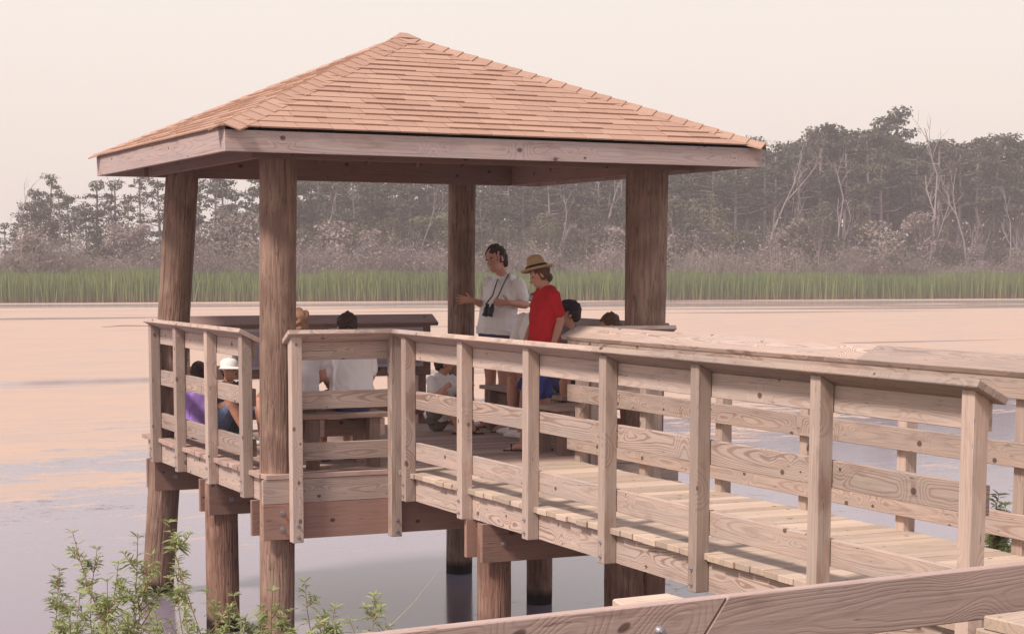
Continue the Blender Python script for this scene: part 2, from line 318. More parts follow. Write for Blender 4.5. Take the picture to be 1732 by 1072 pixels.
for j, r_ in enumerate(rows):
    for i in range(nx):
        x = -400 + 1100 * i / (nx - 1); z = [WATER_Z - .3, WATER_Z + .06, WATER_Z + .25, WATER_Z + .4, WATER_Z + .5, WATER_Z + .8][j] + (random.uniform(-.05, .05) if j > 1 else 0)
        mb.v.append((x, shore(x) + r_ - .6, z))
mb.g = list(mb.v); mb.r = [.5] * len(mb.v)
for j in range(len(rows) - 1):
    for i in range(nx - 1):
        a = j * nx + i; mb.f.append((a, a + 1, a + 1 + nx, a + nx)); mb.mi.append(0)
struct(mb, 'far_bank', LAND)
mb = MB(); nx = 30
for j, (y, z) in enumerate([(-80, -.9), (2, -.9), (7.6, -1.15), (9.3, -1.5), (10.2, -1.8)]):
    for i in range(nx): x = -120 + 240 * i / (nx - 1); mb.v.append((x, y + (random.uniform(-.2, .2) if 1 < j < 4 else 0) - (max(0, -x) * .15 if j > 1 else 0) + (0.0 if j < 2 else 0), z))
mb.g = list(mb.v); mb.r = [.5] * len(mb.v)
for j in range(4):
    for i in range(nx - 1):
        a = j * nx + i; mb.f.append((a, a + 1, a + 1 + nx, a + nx)); mb.mi.append(0)
struct(mb, 'near_bank', LAND)

# ------------------------------------------------------------------ boardwalk, platform
U0, V0 = 4.305, 13.487            # outer faces of the platform's left and front rim
U1, V1 = 8.02, 17.36              # and of its right and rear rim
A0, A1 = 5.40, 6.95               # boardwalk rims
VE = 3.9                          # the boardwalk's near end, out of frame
def planks(mb, x0, x1, y0, y1, wd=.139, gap=.007, over=.04, z1=0.0, th=.038):
    y = y0
    while y < y1 - .02:
        ye = min(y + wd, y1); dz = random.uniform(-.002, .002)
        mb.box((x0 - over + random.uniform(-.010, .008), y, z1 - th + dz), (x1 + over + random.uniform(-.008, .010), ye, z1 + dz)); y = ye + gap
bw = thing('boardwalk', 'pale plank boardwalk leading out over the water to the gazebo', 'boardwalk', (6.2, 9, 0))
mb = MB(); planks(mb, A0, A1, VE, V0 - .002); mb.build('deck_planks', W_DECK, bw, bevel=.003)
for x in (A0, A1 - .04):
    mb = MB(); y = V0
    for y0 in (10.35, 7.1, VE): mb.box((x + random.uniform(0, .002), y0 + .002, -.223), (x + .04, y, -.041)); y = y0
    mb.build('rim_joist', W_RAIL, bw)
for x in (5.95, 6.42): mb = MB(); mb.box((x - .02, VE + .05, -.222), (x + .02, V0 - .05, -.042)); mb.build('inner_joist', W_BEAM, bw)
def bolt(mb, p, ax, r=.022):
    ax = Vector(ax); p = Vector(p); mb.lathe([(0, .004), (r, .004), (r, 0)], p, 12, ax); mb.lathe([(0, .018), (r * .45, .018), (r * .5, .004)], p, 6, ax)
def pile(parent, x, y, r0, r1, ztop, name='pile', mat=None, lean=(0, 0), jitter=.012):
    mb = MB(); n = 12; pts = []; rr = []
    for i in range(n + 1):
        z = WATER_Z - .7 + (ztop - WATER_Z + .7) * i / n; pts.append((x + lean[0] * z, y + lean[1] * z, z)); rr.append(r1 + (r0 - r1) * (1 - i / n))
    mb.tube(pts, rr, 22, jitter=jitter); return mb.build(name, mat or W_PILE, parent, smooth=True)
def bent(parent, y, x0, x1, z1=-.225, zb=-.51, front=.12, back=.12, bolts=()):
    for dy in (-front - .02, back + .02):
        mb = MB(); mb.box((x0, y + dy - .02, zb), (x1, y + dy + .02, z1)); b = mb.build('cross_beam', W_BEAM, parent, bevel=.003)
        if dy < 0 and bolts:
            for bx in bolts: mb = MB(); bolt(mb, (bx, y + dy - .02, (z1 + zb) / 2 - .01), (0, -1, 0)); mb.build('bolt', STEEL, b)
for y in (11.94, 8.5, 5.2):
    pile(bw, A0 + .12, y, .125, .125, -.24); pile(bw, A1 - .12, y, .125, .125, -.24)
    bent(bw, y, A0 - .05, A1 + .05, bolts=(A0 + .12, A1 - .12))

pf = thing('viewing_platform', 'square timber platform on round piles carrying the gazebo over the water', 'platform', (6.1, 15.2, 0))
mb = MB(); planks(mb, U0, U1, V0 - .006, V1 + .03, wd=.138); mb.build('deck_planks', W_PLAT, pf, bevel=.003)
mb = MB(); mb.box((U0 - .055, V0, -.228), (U1 - .04, V0 + .04, -.041)); mb.build('rim_joist', W_RAIL, pf)
mb = MB(); mb.box((U0 + .04, V1 - .04, -.228), (U1 - .04, V1, -.041)); mb.build('rim_joist', W_RAIL, pf)
for x in (U0, U1 - .04):
    mb = MB(); mb.box((x, V0 + .041, -.226), (x + .039, V1 - .041, -.0405)); mb.build('rim_joist', W_RAIL, pf)
for i in range(8):
    x = 4.7 + i * .42; mb = MB(); mb.box((x - .02, V0 + .05, -.224), (x + .02, V1 - .05, -.042)); mb.build('inner_joist', W_BEAM, pf)
# front girder with its bolts, then the two bents behind it
for y0, y1 in ((V0 + .001, V0 + .041), (V0 + .30, V0 + .34)):
    mb = MB(); mb.box((U0 - .057, y0, -.516), (U1 + .01, y1, -.2305)); g_ = mb.build('front_girder', W_BEAM, pf, bevel=.003)
for bz in (-.30, -.43): mb = MB(); bolt(mb, (4.40, V0, bz), (0, -1, 0), .024); mb.build('bolt', STEEL, g_)
for y in (15.2, 17.06):
    bent(pf, y, U0 - .05, U1, bolts=(U0 + .15,))
    if y < 16: pile(pf, 4.41, y, .150, .140, -.24)
pile(pf, 7.50, 15.2, .12, .125, -.24); pile(pf, 7.50, 13.64, .125, .13, -.24)

# ------------------------------------------------------------------ railings
def cap_board(mb, o, a, out, s0, s1, r=None):
    """tilted cap: outer edge high, inner edge low. o: point on the rim's outer face at deck level"""
    p_out = Vector(o) + out * .125 + UZ * 1.098; p_in = Vector(o) - out * .045 + UZ * 1.012
    wv = (p_in - p_out).normalized(); nrm = a.cross(wv).normalized()
    if nrm.z < 0: nrm = -nrm
    c = (p_out + p_in) / 2 + a * (s0 + s1) / 2 + nrm * .019
    mb.obox(c, a, wv, nrm, (s1 - s0) / 2, (p_in - p_out).length / 2, .019, r)
def railing(label, o, a, out, length, posts, group, caps=None, top=True, zb=-.225, mat=None, cuts=(), low_from=None, panels=None):
    """o on the rim's outer face at deck level, a along, out outward; posts at s (from o) in the near-side frame"""
    mat = mat or W_RAIL; o = Vector(o); a = Vector(a); out = Vector(out)
    t = thing('railing', label, 'railing', o + a * length / 2, group)
    for sp in posts:
        sp, zl = (sp, zb) if not isinstance(sp, tuple) else sp
        mb = MB(); c = o + a * sp + out * .045; ztop = 1.062
        mb.obox(c + UZ * (zl + ztop) / 2, a, out, UZ, .0445, .0435, (ztop - zl) / 2)
        # the post's head is cut to the slope of the cap
        n = len(mb.v)
        for i in range(n - 8, n):
            v = Vector(mb.v[i])
            if v.z > 1: dd = (v - c).dot(out); mb.v[i] = (v.x, v.y, 1.058 + dd * .50)
        ps = mb.build('post', W_POST if mat is W_RAIL else mat, t, bevel=.004)
        for bz in (zl + .045, zl + .135): mb = MB(); bolt(mb, c + out * .0435 + UZ * bz, out, .014); mb.build('bolt', STEEL, ps)
    cl = [0] + [c_ for c_ in cuts] + [length]
    for z0 in (.10, .505, .89 if top else None):
        if z0 is None: continue
        mb = MB()
        cc = [.04] + (cl[1:-1] if z0 == .505 else []) + [length - .04]
        for s0, s1 in zip(cc[:-1], cc[1:]):
            mb.obox(o + a * (s0 + s1) / 2 - out * .021 + UZ * (z0 + .07), a, UZ, out, (s1 - s0) / 2 - .001, .070, .019)
        mb.build('rail', mat, t, bevel=.003)
    mb = MB()
    for s0, s1 in (caps or [(-.04, length + .04)]): cap_board(mb, o, a, out, s0, s1)
    mb.build('handrail_cap', mat, t, bevel=.004)
    return t
railing('long near boardwalk railing with seven posts and a tilted cap', (A0, 13.267, 0), -UY, -UX, 6.89, [.067, 1.16, 2.27, 3.367, 4.47, 5.647, 6.83], 'timber railings',
        caps=[(-.20, 3.28), (3.282, 6.93)], cuts=(2.27, 5.647))
railing('far boardwalk railing running parallel behind the near one', (A1 - .0, V0 + .05, 0), -UY, UX, 9.4, [.15, 1.25, 2.37, 3.44, 4.50, 5.57, 6.65, 7.7, 8.8], 'timber railings',
        caps=[(-.05, 4.1), (4.102, 9.45)], cuts=(3.9,))
railing('short left side railing beside the boy in the white cap', (U0, 13.90, 0), UY, -UX, 2.98, [.05, 1.05, 2.06, 2.94], 'timber railings', caps=[(-.03, 3.05)])
railing('short front railing between the near pole and the boardwalk', (4.46, V0, 0), UX, -UY, .92, [(.045, -.535), (.875, -.535)], 'timber railings', caps=[(-.03, .87)])
railing('short front railing at the right corner pole', (A1 + .08, V0, 0), UX, -UY, .80, [(.10, -.535), (.70, -.535)], 'timber railings', caps=[(-.0, .86)])
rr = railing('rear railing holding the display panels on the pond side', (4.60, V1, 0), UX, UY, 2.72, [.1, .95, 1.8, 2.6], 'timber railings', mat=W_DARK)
railing('right side railing behind the benches', (U1, 13.95, 0), UY, UX, 3.05, [.05, 1.0, 2.0, 2.95], 'timber railings', mat=W_PLAT)
# corner ends of the near rail: mitred return piece of the front cap is the cap itself
for x0, x1, lab in ((5.15, 5.85, 'left display panel below the rear railing cap'), (6.16, 7.18, 'right display panel below the rear railing cap, beside the rear pole')):
    t = thing('display_panel', lab, 'sign', ((x0 + x1) / 2, V1 - .08, .8))
    mb = MB(); mb.box((x0, V1 - .075, .60), (x1, V1 - .045, 1.0)); mb.build('panel_frame', PANELB, t, bevel=.003)
    mb = MB(); mb.box((x0 + .03, V1 - .082, .63), (x1 - .03, V1 - .0755, .97)); mb.build('panel_face', PANEL, t)

# ------------------------------------------------------------------ benches
def bench(label, p0, p1, depth, legs, z=.44):
    """p0,p1 rear-edge ends on the deck; depth vector"""
    p0, p1, d = Vector(p0), Vector(p1), Vector(depth); a = (p1 - p0); ln = a.length; a.normalize(); dn = d.normalized(); dl = d.length
    t = thing('bench', label, 'bench', (p0 + p1) / 2, 'timber benches on the platform')
    mb = MB(); n = 3; wd = dl / n
    for i in range(n): mb.obox((p0 + p1) / 2 + dn * (wd * (i + .5)) + UZ * (z - .019), a, dn, UZ, ln / 2, wd / 2 - .004, .019)
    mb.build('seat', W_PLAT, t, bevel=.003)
    for s in legs:
        for q in (.06, dl - .06): mb = MB(); mb.obox(p0 + a * s + dn * q + UZ * (z - .042) / 2, UZ, a, dn, (z - .042) / 2, .044, .044); mb.build('leg', W_DARK, t)
        mb = MB(); mb.obox(p0 + a * (s + .064) + dn * dl / 2 + UZ * (z - .112), dn, UZ, a, dl / 2 - .01, .068, .019); mb.build('cross_brace', W_PLAT, t)
    mb = MB(); mb.obox((p0 + p1) / 2 + dn * (dl - .1) + UZ * .30, a, UZ, dn, ln / 2 - .12, .07, .018); mb.build('stretcher', W_DARK, t)
bench('bench along the front railing where two people sit in white shirts', (4.66, 13.72, 0), (5.42, 13.72, 0), (0, .44, 0), (.10, .62))
bench('bench along the right railing', (U1 - .08, 14.75, 0), (U1 - .08, 16.6, 0), (-.44, 0, 0), (.15, .95, 1.65))
bench('short bench in the right front corner, nearest the boardwalk', (6.99, 13.86, 0), (7.66, 13.86, 0), (0, .48, 0), (.10, .50), z=.42)
# ------------------------------------------------------------------ gazebo
gz = thing('gazebo', 'open timber gazebo with a hipped orange shingle roof on four round poles', 'gazebo', (6.1, 15.1, 0))
RX0, RX1, RY0, RY1, RZ = 3.84, 8.48, 13.0, 17.2, 2.452
def column(x, y, xt, yt, r0, r1):
    mb = MB(); pts = []; rr = []; n = 26
    for i in range(n + 1):
        f = i / n; z = WATER_Z - .6 + (2.66 - WATER_Z + .6) * f; q = z / 2.5
        pts.append((x + (xt - x) * q, y + (yt - y) * q, z)); rr.append(r0 + (r1 - r0) * f)
    mb.tube(pts, rr, 26, jitter=.007); return mb.build('pole', W_POLE, gz, smooth=True)
column(4.425, 13.665, 4.46, 13.66, .136, .146)
column(7.775, 13.72, 7.80, 13.75, .160, .185)
column(4.42, 17.05, 4.545, 16.78, .150, .152)
column(7.525, 17.12, 7.56, 17.15, .135, .14)
AP = Vector((6.09, 15.1, 3.625)); EZ = RZ + .186
roof = MB()
corners = [Vector((RX0, RY0, EZ)), Vector((RX1, RY0, EZ)), Vector((RX1, RY1, EZ)), Vector((RX0, RY1, EZ))]
ctr = Vector((6.16, 15.0, 0))
cout = [c + (c - ctr).normalized() * .0 for c in corners]
# sheathing (a thin closed pyramid shell) and soffit
mb = MB(); vs = cout + [AP] + [c - UZ * .03 for c in cout] + [AP - UZ * .03]
fs = [(0, 1, 4), (1, 2, 4), (2, 3, 4), (3, 0, 4), (6, 5, 9), (7, 6, 9), (8, 7, 9), (5, 8, 9)] + [(i, i + 5, (i + 1) % 4 + 5, (i + 1) % 4) for i in range(4)]
rf = mb.add(vs, fs, [(v[0], v[1], v[2]) for v in vs], .5).build('roof', W_DARK, gz)
# shingle courses clipped to each roof face
def clip(poly, a, b, c):
    """keep a*x+b*y<=c"""
    out = []
    for i in range(len(poly)):
        p, q = poly[i], poly[(i + 1) % len(poly)]; dp = a * p[0] + b * p[1] - c; dq = a * q[0] + b * q[1] - c
        if dp <= 0: out.append(p)
        if dp * dq < 0: s = dp / (dp - dq); out.append((p[0] + (q[0] - p[0]) * s, p[1] + (q[1] - p[1]) * s))
    return out
sh = MB()
for i in range(4):
    A, B = cout[i], cout[(i + 1) % 4]; ex = (B - A).normalized(); ln = (B - A).length
    ax_ = (AP - A).dot(ex); up = (AP - A) - ex * ax_; H = up.length; up.normalize(); nr = ex.cross(up).normalized()
    nc = 20; ce = (H + .03) / nc
    for c in range(nc):
        y0 = -.022 + c * ce; y1 = y0 + ce * 1.04; xs = -.3 + random.uniform(-.3, 0); 
        while xs < ln + .2:
            wd = random.choice((.25, .27, .27, .29)) ; th = random.choice((.006, .007, .013, .014)) if c else .008
            dy = random.uniform(-.004, .004)
            poly = [(xs + .003, y0 + dy), (xs + wd - .003, y0 + dy), (xs + wd - .003, y1), (xs + .003, y1)]
            xs += wd
            # hip lines through the eave corners and the apex, eaves overhang a little
            poly = clip(poly, -H, ax_, .02 * H); poly = clip(poly, H, (ln - ax_), (ln + .02) * H) if poly else poly
            poly = clip(poly, 0, 1, H) if poly else poly
            if len(poly) < 3: continue
            def lift(y): return .004 + th * max(0, min(1, (y1 - y) / (y1 - y0)))
            top = [A + ex * px + up * py + nr * lift(py) for px, py in poly]; bot = [A + ex * px + up * py + nr * .0005 for px, py in poly]; n = len(poly)
            sh.add(top + bot, [tuple(range(n))] + [(k, k + n, (k + 1) % n + n, (k + 1) % n) for k in range(n)], [(px, py, i * 3) for px, py in poly] * 2, random.random())
def shingle_mat():
    m, t, b = newmat('orange_asphalt_shingle'); rn = N(t, 'ShaderNodeAttribute', attribute_name='rnd').outputs['Fac']
    v = N(t, 'ShaderNodeAttribute', attribute_name='gc').outputs['Vector']
    n = N(t, 'ShaderNodeTexNoise', inp={'Scale': 260, 'Detail': 2}); L(t, v, n.inputs[0])
    n2 = N(t, 'ShaderNodeTexNoise', inp={'Scale': 1.2, 'Detail': 4, 'Roughness': .6}); L(t, v, n2.inputs[0])
    c = mixc(t, rn, (.42, .25, .18), (.52, .325, .235)); c = mixc(t, mth(t, 'MULTIPLY', n2.outputs[0], .7), c, (.40, .255, .20))
    g = N(t, 'ShaderNodeMapRange', inp={1: .3, 2: .7, 3: .72, 4: 1.22}); L(t, n.outputs[0], g.inputs[0])
    s = N(t, 'ShaderNodeVectorMath', operation='SCALE'); L(t, c, s.inputs[0]); L(t, g.outputs[0], s.inputs['Scale'])
    L(t, s.outputs[0], b.inputs['Base Color']); b.inputs['Roughness'].default_value = .95; b.inputs['Specular IOR Level'].default_value = .1; return m
SHING = shingle_mat()
sh.build('shingles', SHING, rf)
hp = MB()
for i in range(4):
    A = cout[i]; d = (AP - A); ln = d.length; d.normalize()
    nA = [((cout[(j + 1) % 4] - cout[j]).normalized().cross((AP - cout[j]).normalized())).normalized() for j in (i, (i - 1) % 4)]
    sides = [(nA[0].cross(d)), (nA[1].cross(d))]
    for q in range(2):
        if sides[q].dot(cout[(i + 1) % 4] - A if q == 0 else cout[(i - 1) % 4] - A) < 0: sides[q] = -sides[q]
    n = int(ln / .14) + 1; st = (ln - .0) / n
    for k in range(n):
        r_ = random.random(); p = A + d * (k * st - .02); q = A + d * ((k + 1.08) * st - .02); vs = []
        lo, hi = .021, .012
        for (pt, hh) in ((p, lo), (q, hi)):
            up_ = (nA[0] + nA[1]).normalized()
            vs += [pt + sides[0] * .135 + nA[0] * (hh - .006), pt + up_ * (hh + .004), pt + sides[1] * .135 + nA[1] * (hh - .006)]
        base = [v - (nA[0] + nA[1]).normalized() * .012 for v in vs]
        hp.add(vs + base, [(0, 1, 4, 3), (1, 2, 5, 4), (6, 7, 1, 0), (7, 8, 2, 1), (0, 3, 9, 6), (2, 8, 11, 5)], [(v.x, v.y, v.z) for v in vs + base], r_)
hp.add([AP + Vector((dx, dy, z)) for dx, dy, z in ((-.10, -.10, -.02), (.12, -.10, -.02), (.12, .10, -.02), (-.10, .10, -.02), (-.03, 0, .035), (.04, 0, .033))], [(0, 1, 5, 4), (1, 2, 5), (2, 3, 4, 5), (3, 0, 4)], None, .3)
hp.build('hip_cap_shingles', SHING, rf)
# fascia boards, drip edge, soffit framing
for (p0, p1) in (((RX0, RY0, RZ), (RX1, RY0 + .038, RZ + .184)), ((RX0, RY1 - .038, RZ), (RX1, RY1, RZ + .184)), ((RX0 + .001, RY0 + .039, RZ + .001), (RX0 + .038, RY1 - .039, RZ + .183)), ((RX1 - .038, RY0 + .039, RZ + .001), (RX1 - .001, RY1 - .039, RZ + .183))):
    mb = MB(); mb.box(p0, p1); mb.build('fascia_board', W_FASC, rf, bevel=.002)
mb = MB()
for sx in range(1, 9):
    x = RX0 + (RX1 - RX0) * sx / 9
    for yy, sg in ((RY0, 1), (RY1, -1)):
        fx = min((x - RX0) / (AP.x - RX0), (RX1 - x) / (RX1 - AP.x), 1); y2 = yy + (AP.y - yy) * fx; z2 = EZ + (AP.z - EZ) * fx
        a = Vector((x, yy + sg * .04, EZ - .03 + .0)); b_ = Vector((x, y2, z2 - .03)); d = b_ - a
        if d.length > .2: mb = MB(); mb.obox((a + b_) / 2 - UZ * .075, d.normalized(), UX, d.normalized().cross(UX), d.length / 2, .019, .07); mb.build('rafter', W_DARK, rf)
for sy in range(1, 8):
    y = RY0 + (RY1 - RY0) * sy / 8
    for xx, sg in ((RX0, 1), (RX1, -1)):
        fx = min((y - RY0) / (AP.y - RY0), (RY1 - y) / (RY1 - AP.y), 1); x2 = xx + (AP.x - xx) * fx; z2 = EZ + (AP.z - EZ) * fx
        a = Vector((xx + sg * .04, y, EZ - .03)); b_ = Vector((x2, y, z2 - .03)); d = b_ - a
        if d.length > .2: mb = MB(); mb.obox((a + b_) / 2 - UZ * .075, d.normalized(), UY, d.normalized().cross(UY), d.length / 2, .019, .07); mb.build('rafter', W_DARK, rf)
for (p0, p1) in (((4.2, 13.50, 2.44), (8.1, 13.54, 2.64)), ((4.2, 16.86, 2.44), (8.1, 16.90, 2.64)), ((4.24, 13.55, 2.441), (4.28, 16.85, 2.639)), ((7.98, 13.55, 2.441), (8.02, 16.85, 2.639))):
    mb = MB(); mb.box(p0, p1); mb.build('header_beam', W_DARK, rf)

# ------------------------------------------------------------------ near handrail in the foreground
dirF = (Vector((3.43, 3.896, 0)) - Vector((1.455, 3.735, 0))).normalized(); nF = Vector((dirF.y, -dirF.x, 0))
nr = thing('handrail', 'close foreground handrail board with a bolt and a slanted scarf joint', 'handrail', (2.6, 3.9, 0))
P0 = Vector((1.455, 3.735, 0)); sj = 1.02
def fboard(s0, s1, cut0=0, cut1=0):
    mb = MB(); o = P0 + dirF * (s0 + s1) / 2 + UZ * .729 - nF * .019; mb.obox(o, dirF, UZ, -nF, (s1 - s0) / 2, .0715, .019)
    for i in range(len(mb.v)):
        v = Vector(mb.v[i]); s_ = (v - P0).dot(dirF); tp = v.z > .73
        if abs(s_ - s1) < 1e-3 and cut1: v += dirF * (cut1 if tp else -cut1)
        if abs(s_ - s0) < 1e-3 and cut0: v += dirF * (cut0 if tp else -cut0)
        mb.v[i] = tuple(v)
    return mb
fboard(-2.2, .90, 0, .055).build('rail_board', W_FORE, nr, bevel=.003)
fboard(.905, 4.2, .055, 0).build('rail_board', W_FORE, nr, bevel=.003)
mb = MB(); bolt(mb, P0 + dirF * .75 + UZ * .733, nF, .012); mb.lathe([(0, .010), (.008, .009), (.013, .004), (.014, 0)], P0 + dirF * .75 + UZ * .733, 14, nF); mb.build('bolt', STEEL, nr)
mb = MB(); mb.obox(P0 + dirF * .80 - nF * .115 + UZ * .765, dirF, nF, UZ, .105, .075, .019)
for i in range(8):   # clipped corner of the splice plate
    v = Vector(mb.v[i])
    if (v - P0).dot(dirF) < .71 and (v - P0).dot(nF) < -.12: v += dirF * .04; mb.v[i] = tuple(v)
mb.build('splice_block', W_DECK, nr, bevel=.004)
mb = MB(); mb.obox(P0 + dirF * .80 - nF * .12 + UZ * -.1, UZ, dirF, nF, .83, .044, .044); mb.build('post', W_RAIL, nr)
mb = MB(); mb.obox(P0 + dirF * 3.3 - nF * .08 + UZ * -.1, UZ, dirF, nF, .83, .044, .044); mb.build('post', W_RAIL, nr)
mb = MB(); mb.obox(Vector((3.144, 3.732, .69)) + dirF * .9 + nF * .16, dirF, nF, UZ, .9, .15, .019); mb.build('ledge_board', W_DECK, nr, bevel=.004)
mb = MB(); mb.obox(Vector((3.9, 3.5, -.12)), UZ, dirF, nF, .78, .044, .044); mb.build('post', W_RAIL, nr)

# ------------------------------------------------------------------ people
def remesh(mb, name, mat, voxel, parent=None, smooth_it=3, folds=0.0, fscale=9.0):
    me = mb.mesh(name, mat); o = bpy.data.objects.new(name, me); COL.objects.link(o)
    rm = o.modifiers.new('r', 'REMESH'); rm.mode = 'VOXEL'; rm.voxel_size = voxel; rm.use_smooth_shade = True
    sm = o.modifiers.new('s', 'SMOOTH'); sm.factor = .5; sm.iterations = smooth_it
    dg = bpy.context.evaluated_depsgraph_get(); dg.update(); me2 = bpy.data.meshes.new_from_object(o.evaluated_get(dg)); o.modifiers.clear(); o.data = me2
    bpy.data.meshes.remove(me); me2.name = name; me2.materials.clear(); me2.materials.append(mat)
    if folds:
        n = len(me2.vertices); co = np.zeros(n * 3); no = np.zeros(n * 3); me2.vertices.foreach_get('co', co); me2.vertex_normals.foreach_get('vector', no)
        co = co.reshape(-1, 3); no = no.reshape(-1, 3)
        for i in range(n):
            p = Vector(co[i]) * fscale; q = mnoise.noise(Vector((p.x, p.y, p.z * .55)) + Vector((mnoise.noise(p * .6) * 2.0, 0, 0))); co[i] += no[i] * folds * q
        me2.vertices.foreach_set('co', co.ravel()); me2.update()
    me2.polygons.foreach_set('use_smooth', [True] * len(me2.polygons))
    if parent: o.parent = parent
    return o
def loft(mb, pts, rx, ry, side, n=16):
    pts = [Vector(p) for p in pts]; side = Vector(side).normalized(); vs = []; fs = []
    t0 = (pts[1] - pts[0]).normalized(); t1 = (pts[-1] - pts[-2]).normalized()
    P = []; X = []; Y = []
    for c, s in ((.94, .35), (.70, .72)): P.append(pts[0] - t0 * min(rx[0], ry[0]) * c * .9); X.append(rx[0] * s); Y.append(ry[0] * s)
    P += pts; X += list(rx); Y += list(ry)
    for c, s in ((.70, .72), (.94, .35)): P.append(pts[-1] + t1 * min(rx[-1], ry[-1]) * c * .9); X.append(rx[-1] * s); Y.append(ry[-1] * s)
    for i, p in enumerate(P):
        t = (P[min(i + 1, len(P) - 1)] - P[max(i - 1, 0)]).normalized(); s = side - t * side.dot(t)
        if s.length < .05: s = t.orthogonal()
        s.normalize(); u = t.cross(s)
        for k in range(n): a = 2 * math.pi * k / n; vs.append(p + s * math.cos(a) * X[i] + u * math.sin(a) * Y[i])
    for i in range(len(P) - 1):
        for k in range(n): a, b = i * n + k, i * n + (k + 1) % n; fs.append((a, b, b + n, a + n))
    fs += [tuple(range(n))[::-1], tuple((len(P) - 1) * n + k for k in range(n))]
    mb.add(vs, fs)
def limb(mb, pts, rad, grow=0.0):
    d = Vector(pts[-1]) - Vector(pts[0]); loft(mb, pts, [r + grow for r in rad], [r + grow for r in rad], d.orthogonal(), 12)
def ell(mb, c, ax, ay, az, rx, ry, rz):
    c = Vector(c); n, mm = 16, 10; vs = [c - az * rz]; fs = []
    for j in range(1, mm):
        ph = math.pi * j / mm - math.pi / 2
        for k in range(n): th = 2 * math.pi * k / n; vs.append(c + ax * (rx * math.cos(ph) * math.cos(th)) + ay * (ry * math.cos(ph) * math.sin(th)) + az * (rz * math.sin(ph)))
    vs.append(c + az * rz)
    for k in range(n): fs.append((0, 1 + (k + 1) % n, 1 + k))
    for j in range(mm - 2):
        for k in range(n): a = 1 + j * n + k; b = 1 + j * n + (k + 1) % n; fs.append((a, b, b + n, a + n))
    l = 1 + (mm - 2) * n
    for k in range(n): fs.append((l + k, l + (k + 1) % n, len(vs) - 1))
    mb.add(vs, fs)
def hand(mb, wr, d, pn, thumb_side, s, curl=.35, spread=.10):
    """wr wrist, d finger direction, pn palm normal (palm faces this way), thumb_side vector across the palm towards the thumb"""
    d = d.normalized(); ts = (thumb_side - d * thumb_side.dot(d)).normalized(); pn = d.cross(ts) if d.cross(ts).dot(pn) > 0 else ts.cross(d)
    k = wr + d * .085 * s
    loft(mb, [wr, wr + d * .04 * s, k], [.024 * s, .034 * s, .038 * s], [.018 * s, .015 * s, .012 * s], ts, 12)
    for i, (off, ln) in enumerate(((.028, .072), (.010, .080), (-.009, .074), (-.027, .058))):
        b = k + ts * off * s - d * .008 * s; d1 = (d + ts * (off * spread * 30)).normalized(); d2 = (d1 + pn * curl).normalized(); d3 = (d1 + pn * curl * 2.2).normalized()
        limb(mb, [b, b + d1 * ln * .45 * s, b + d1 * ln * .45 * s + d2 * ln * .32 * s, b + d1 * ln * .45 * s + d2 * ln * .32 * s + d3 * ln * .25 * s], [.0095 * s, .009 * s, .0085 * s, .0075 * s])
    tb = wr + d * .022 * s + ts * .022 * s; td = (ts * .85 + d * .65 + pn * .25).normalized()
    limb(mb, [tb, tb + td * .038 * s, tb + td * .038 * s + (td + d * .5).normalized() * .03 * s], [.013 * s, .011 * s, .009 * s])
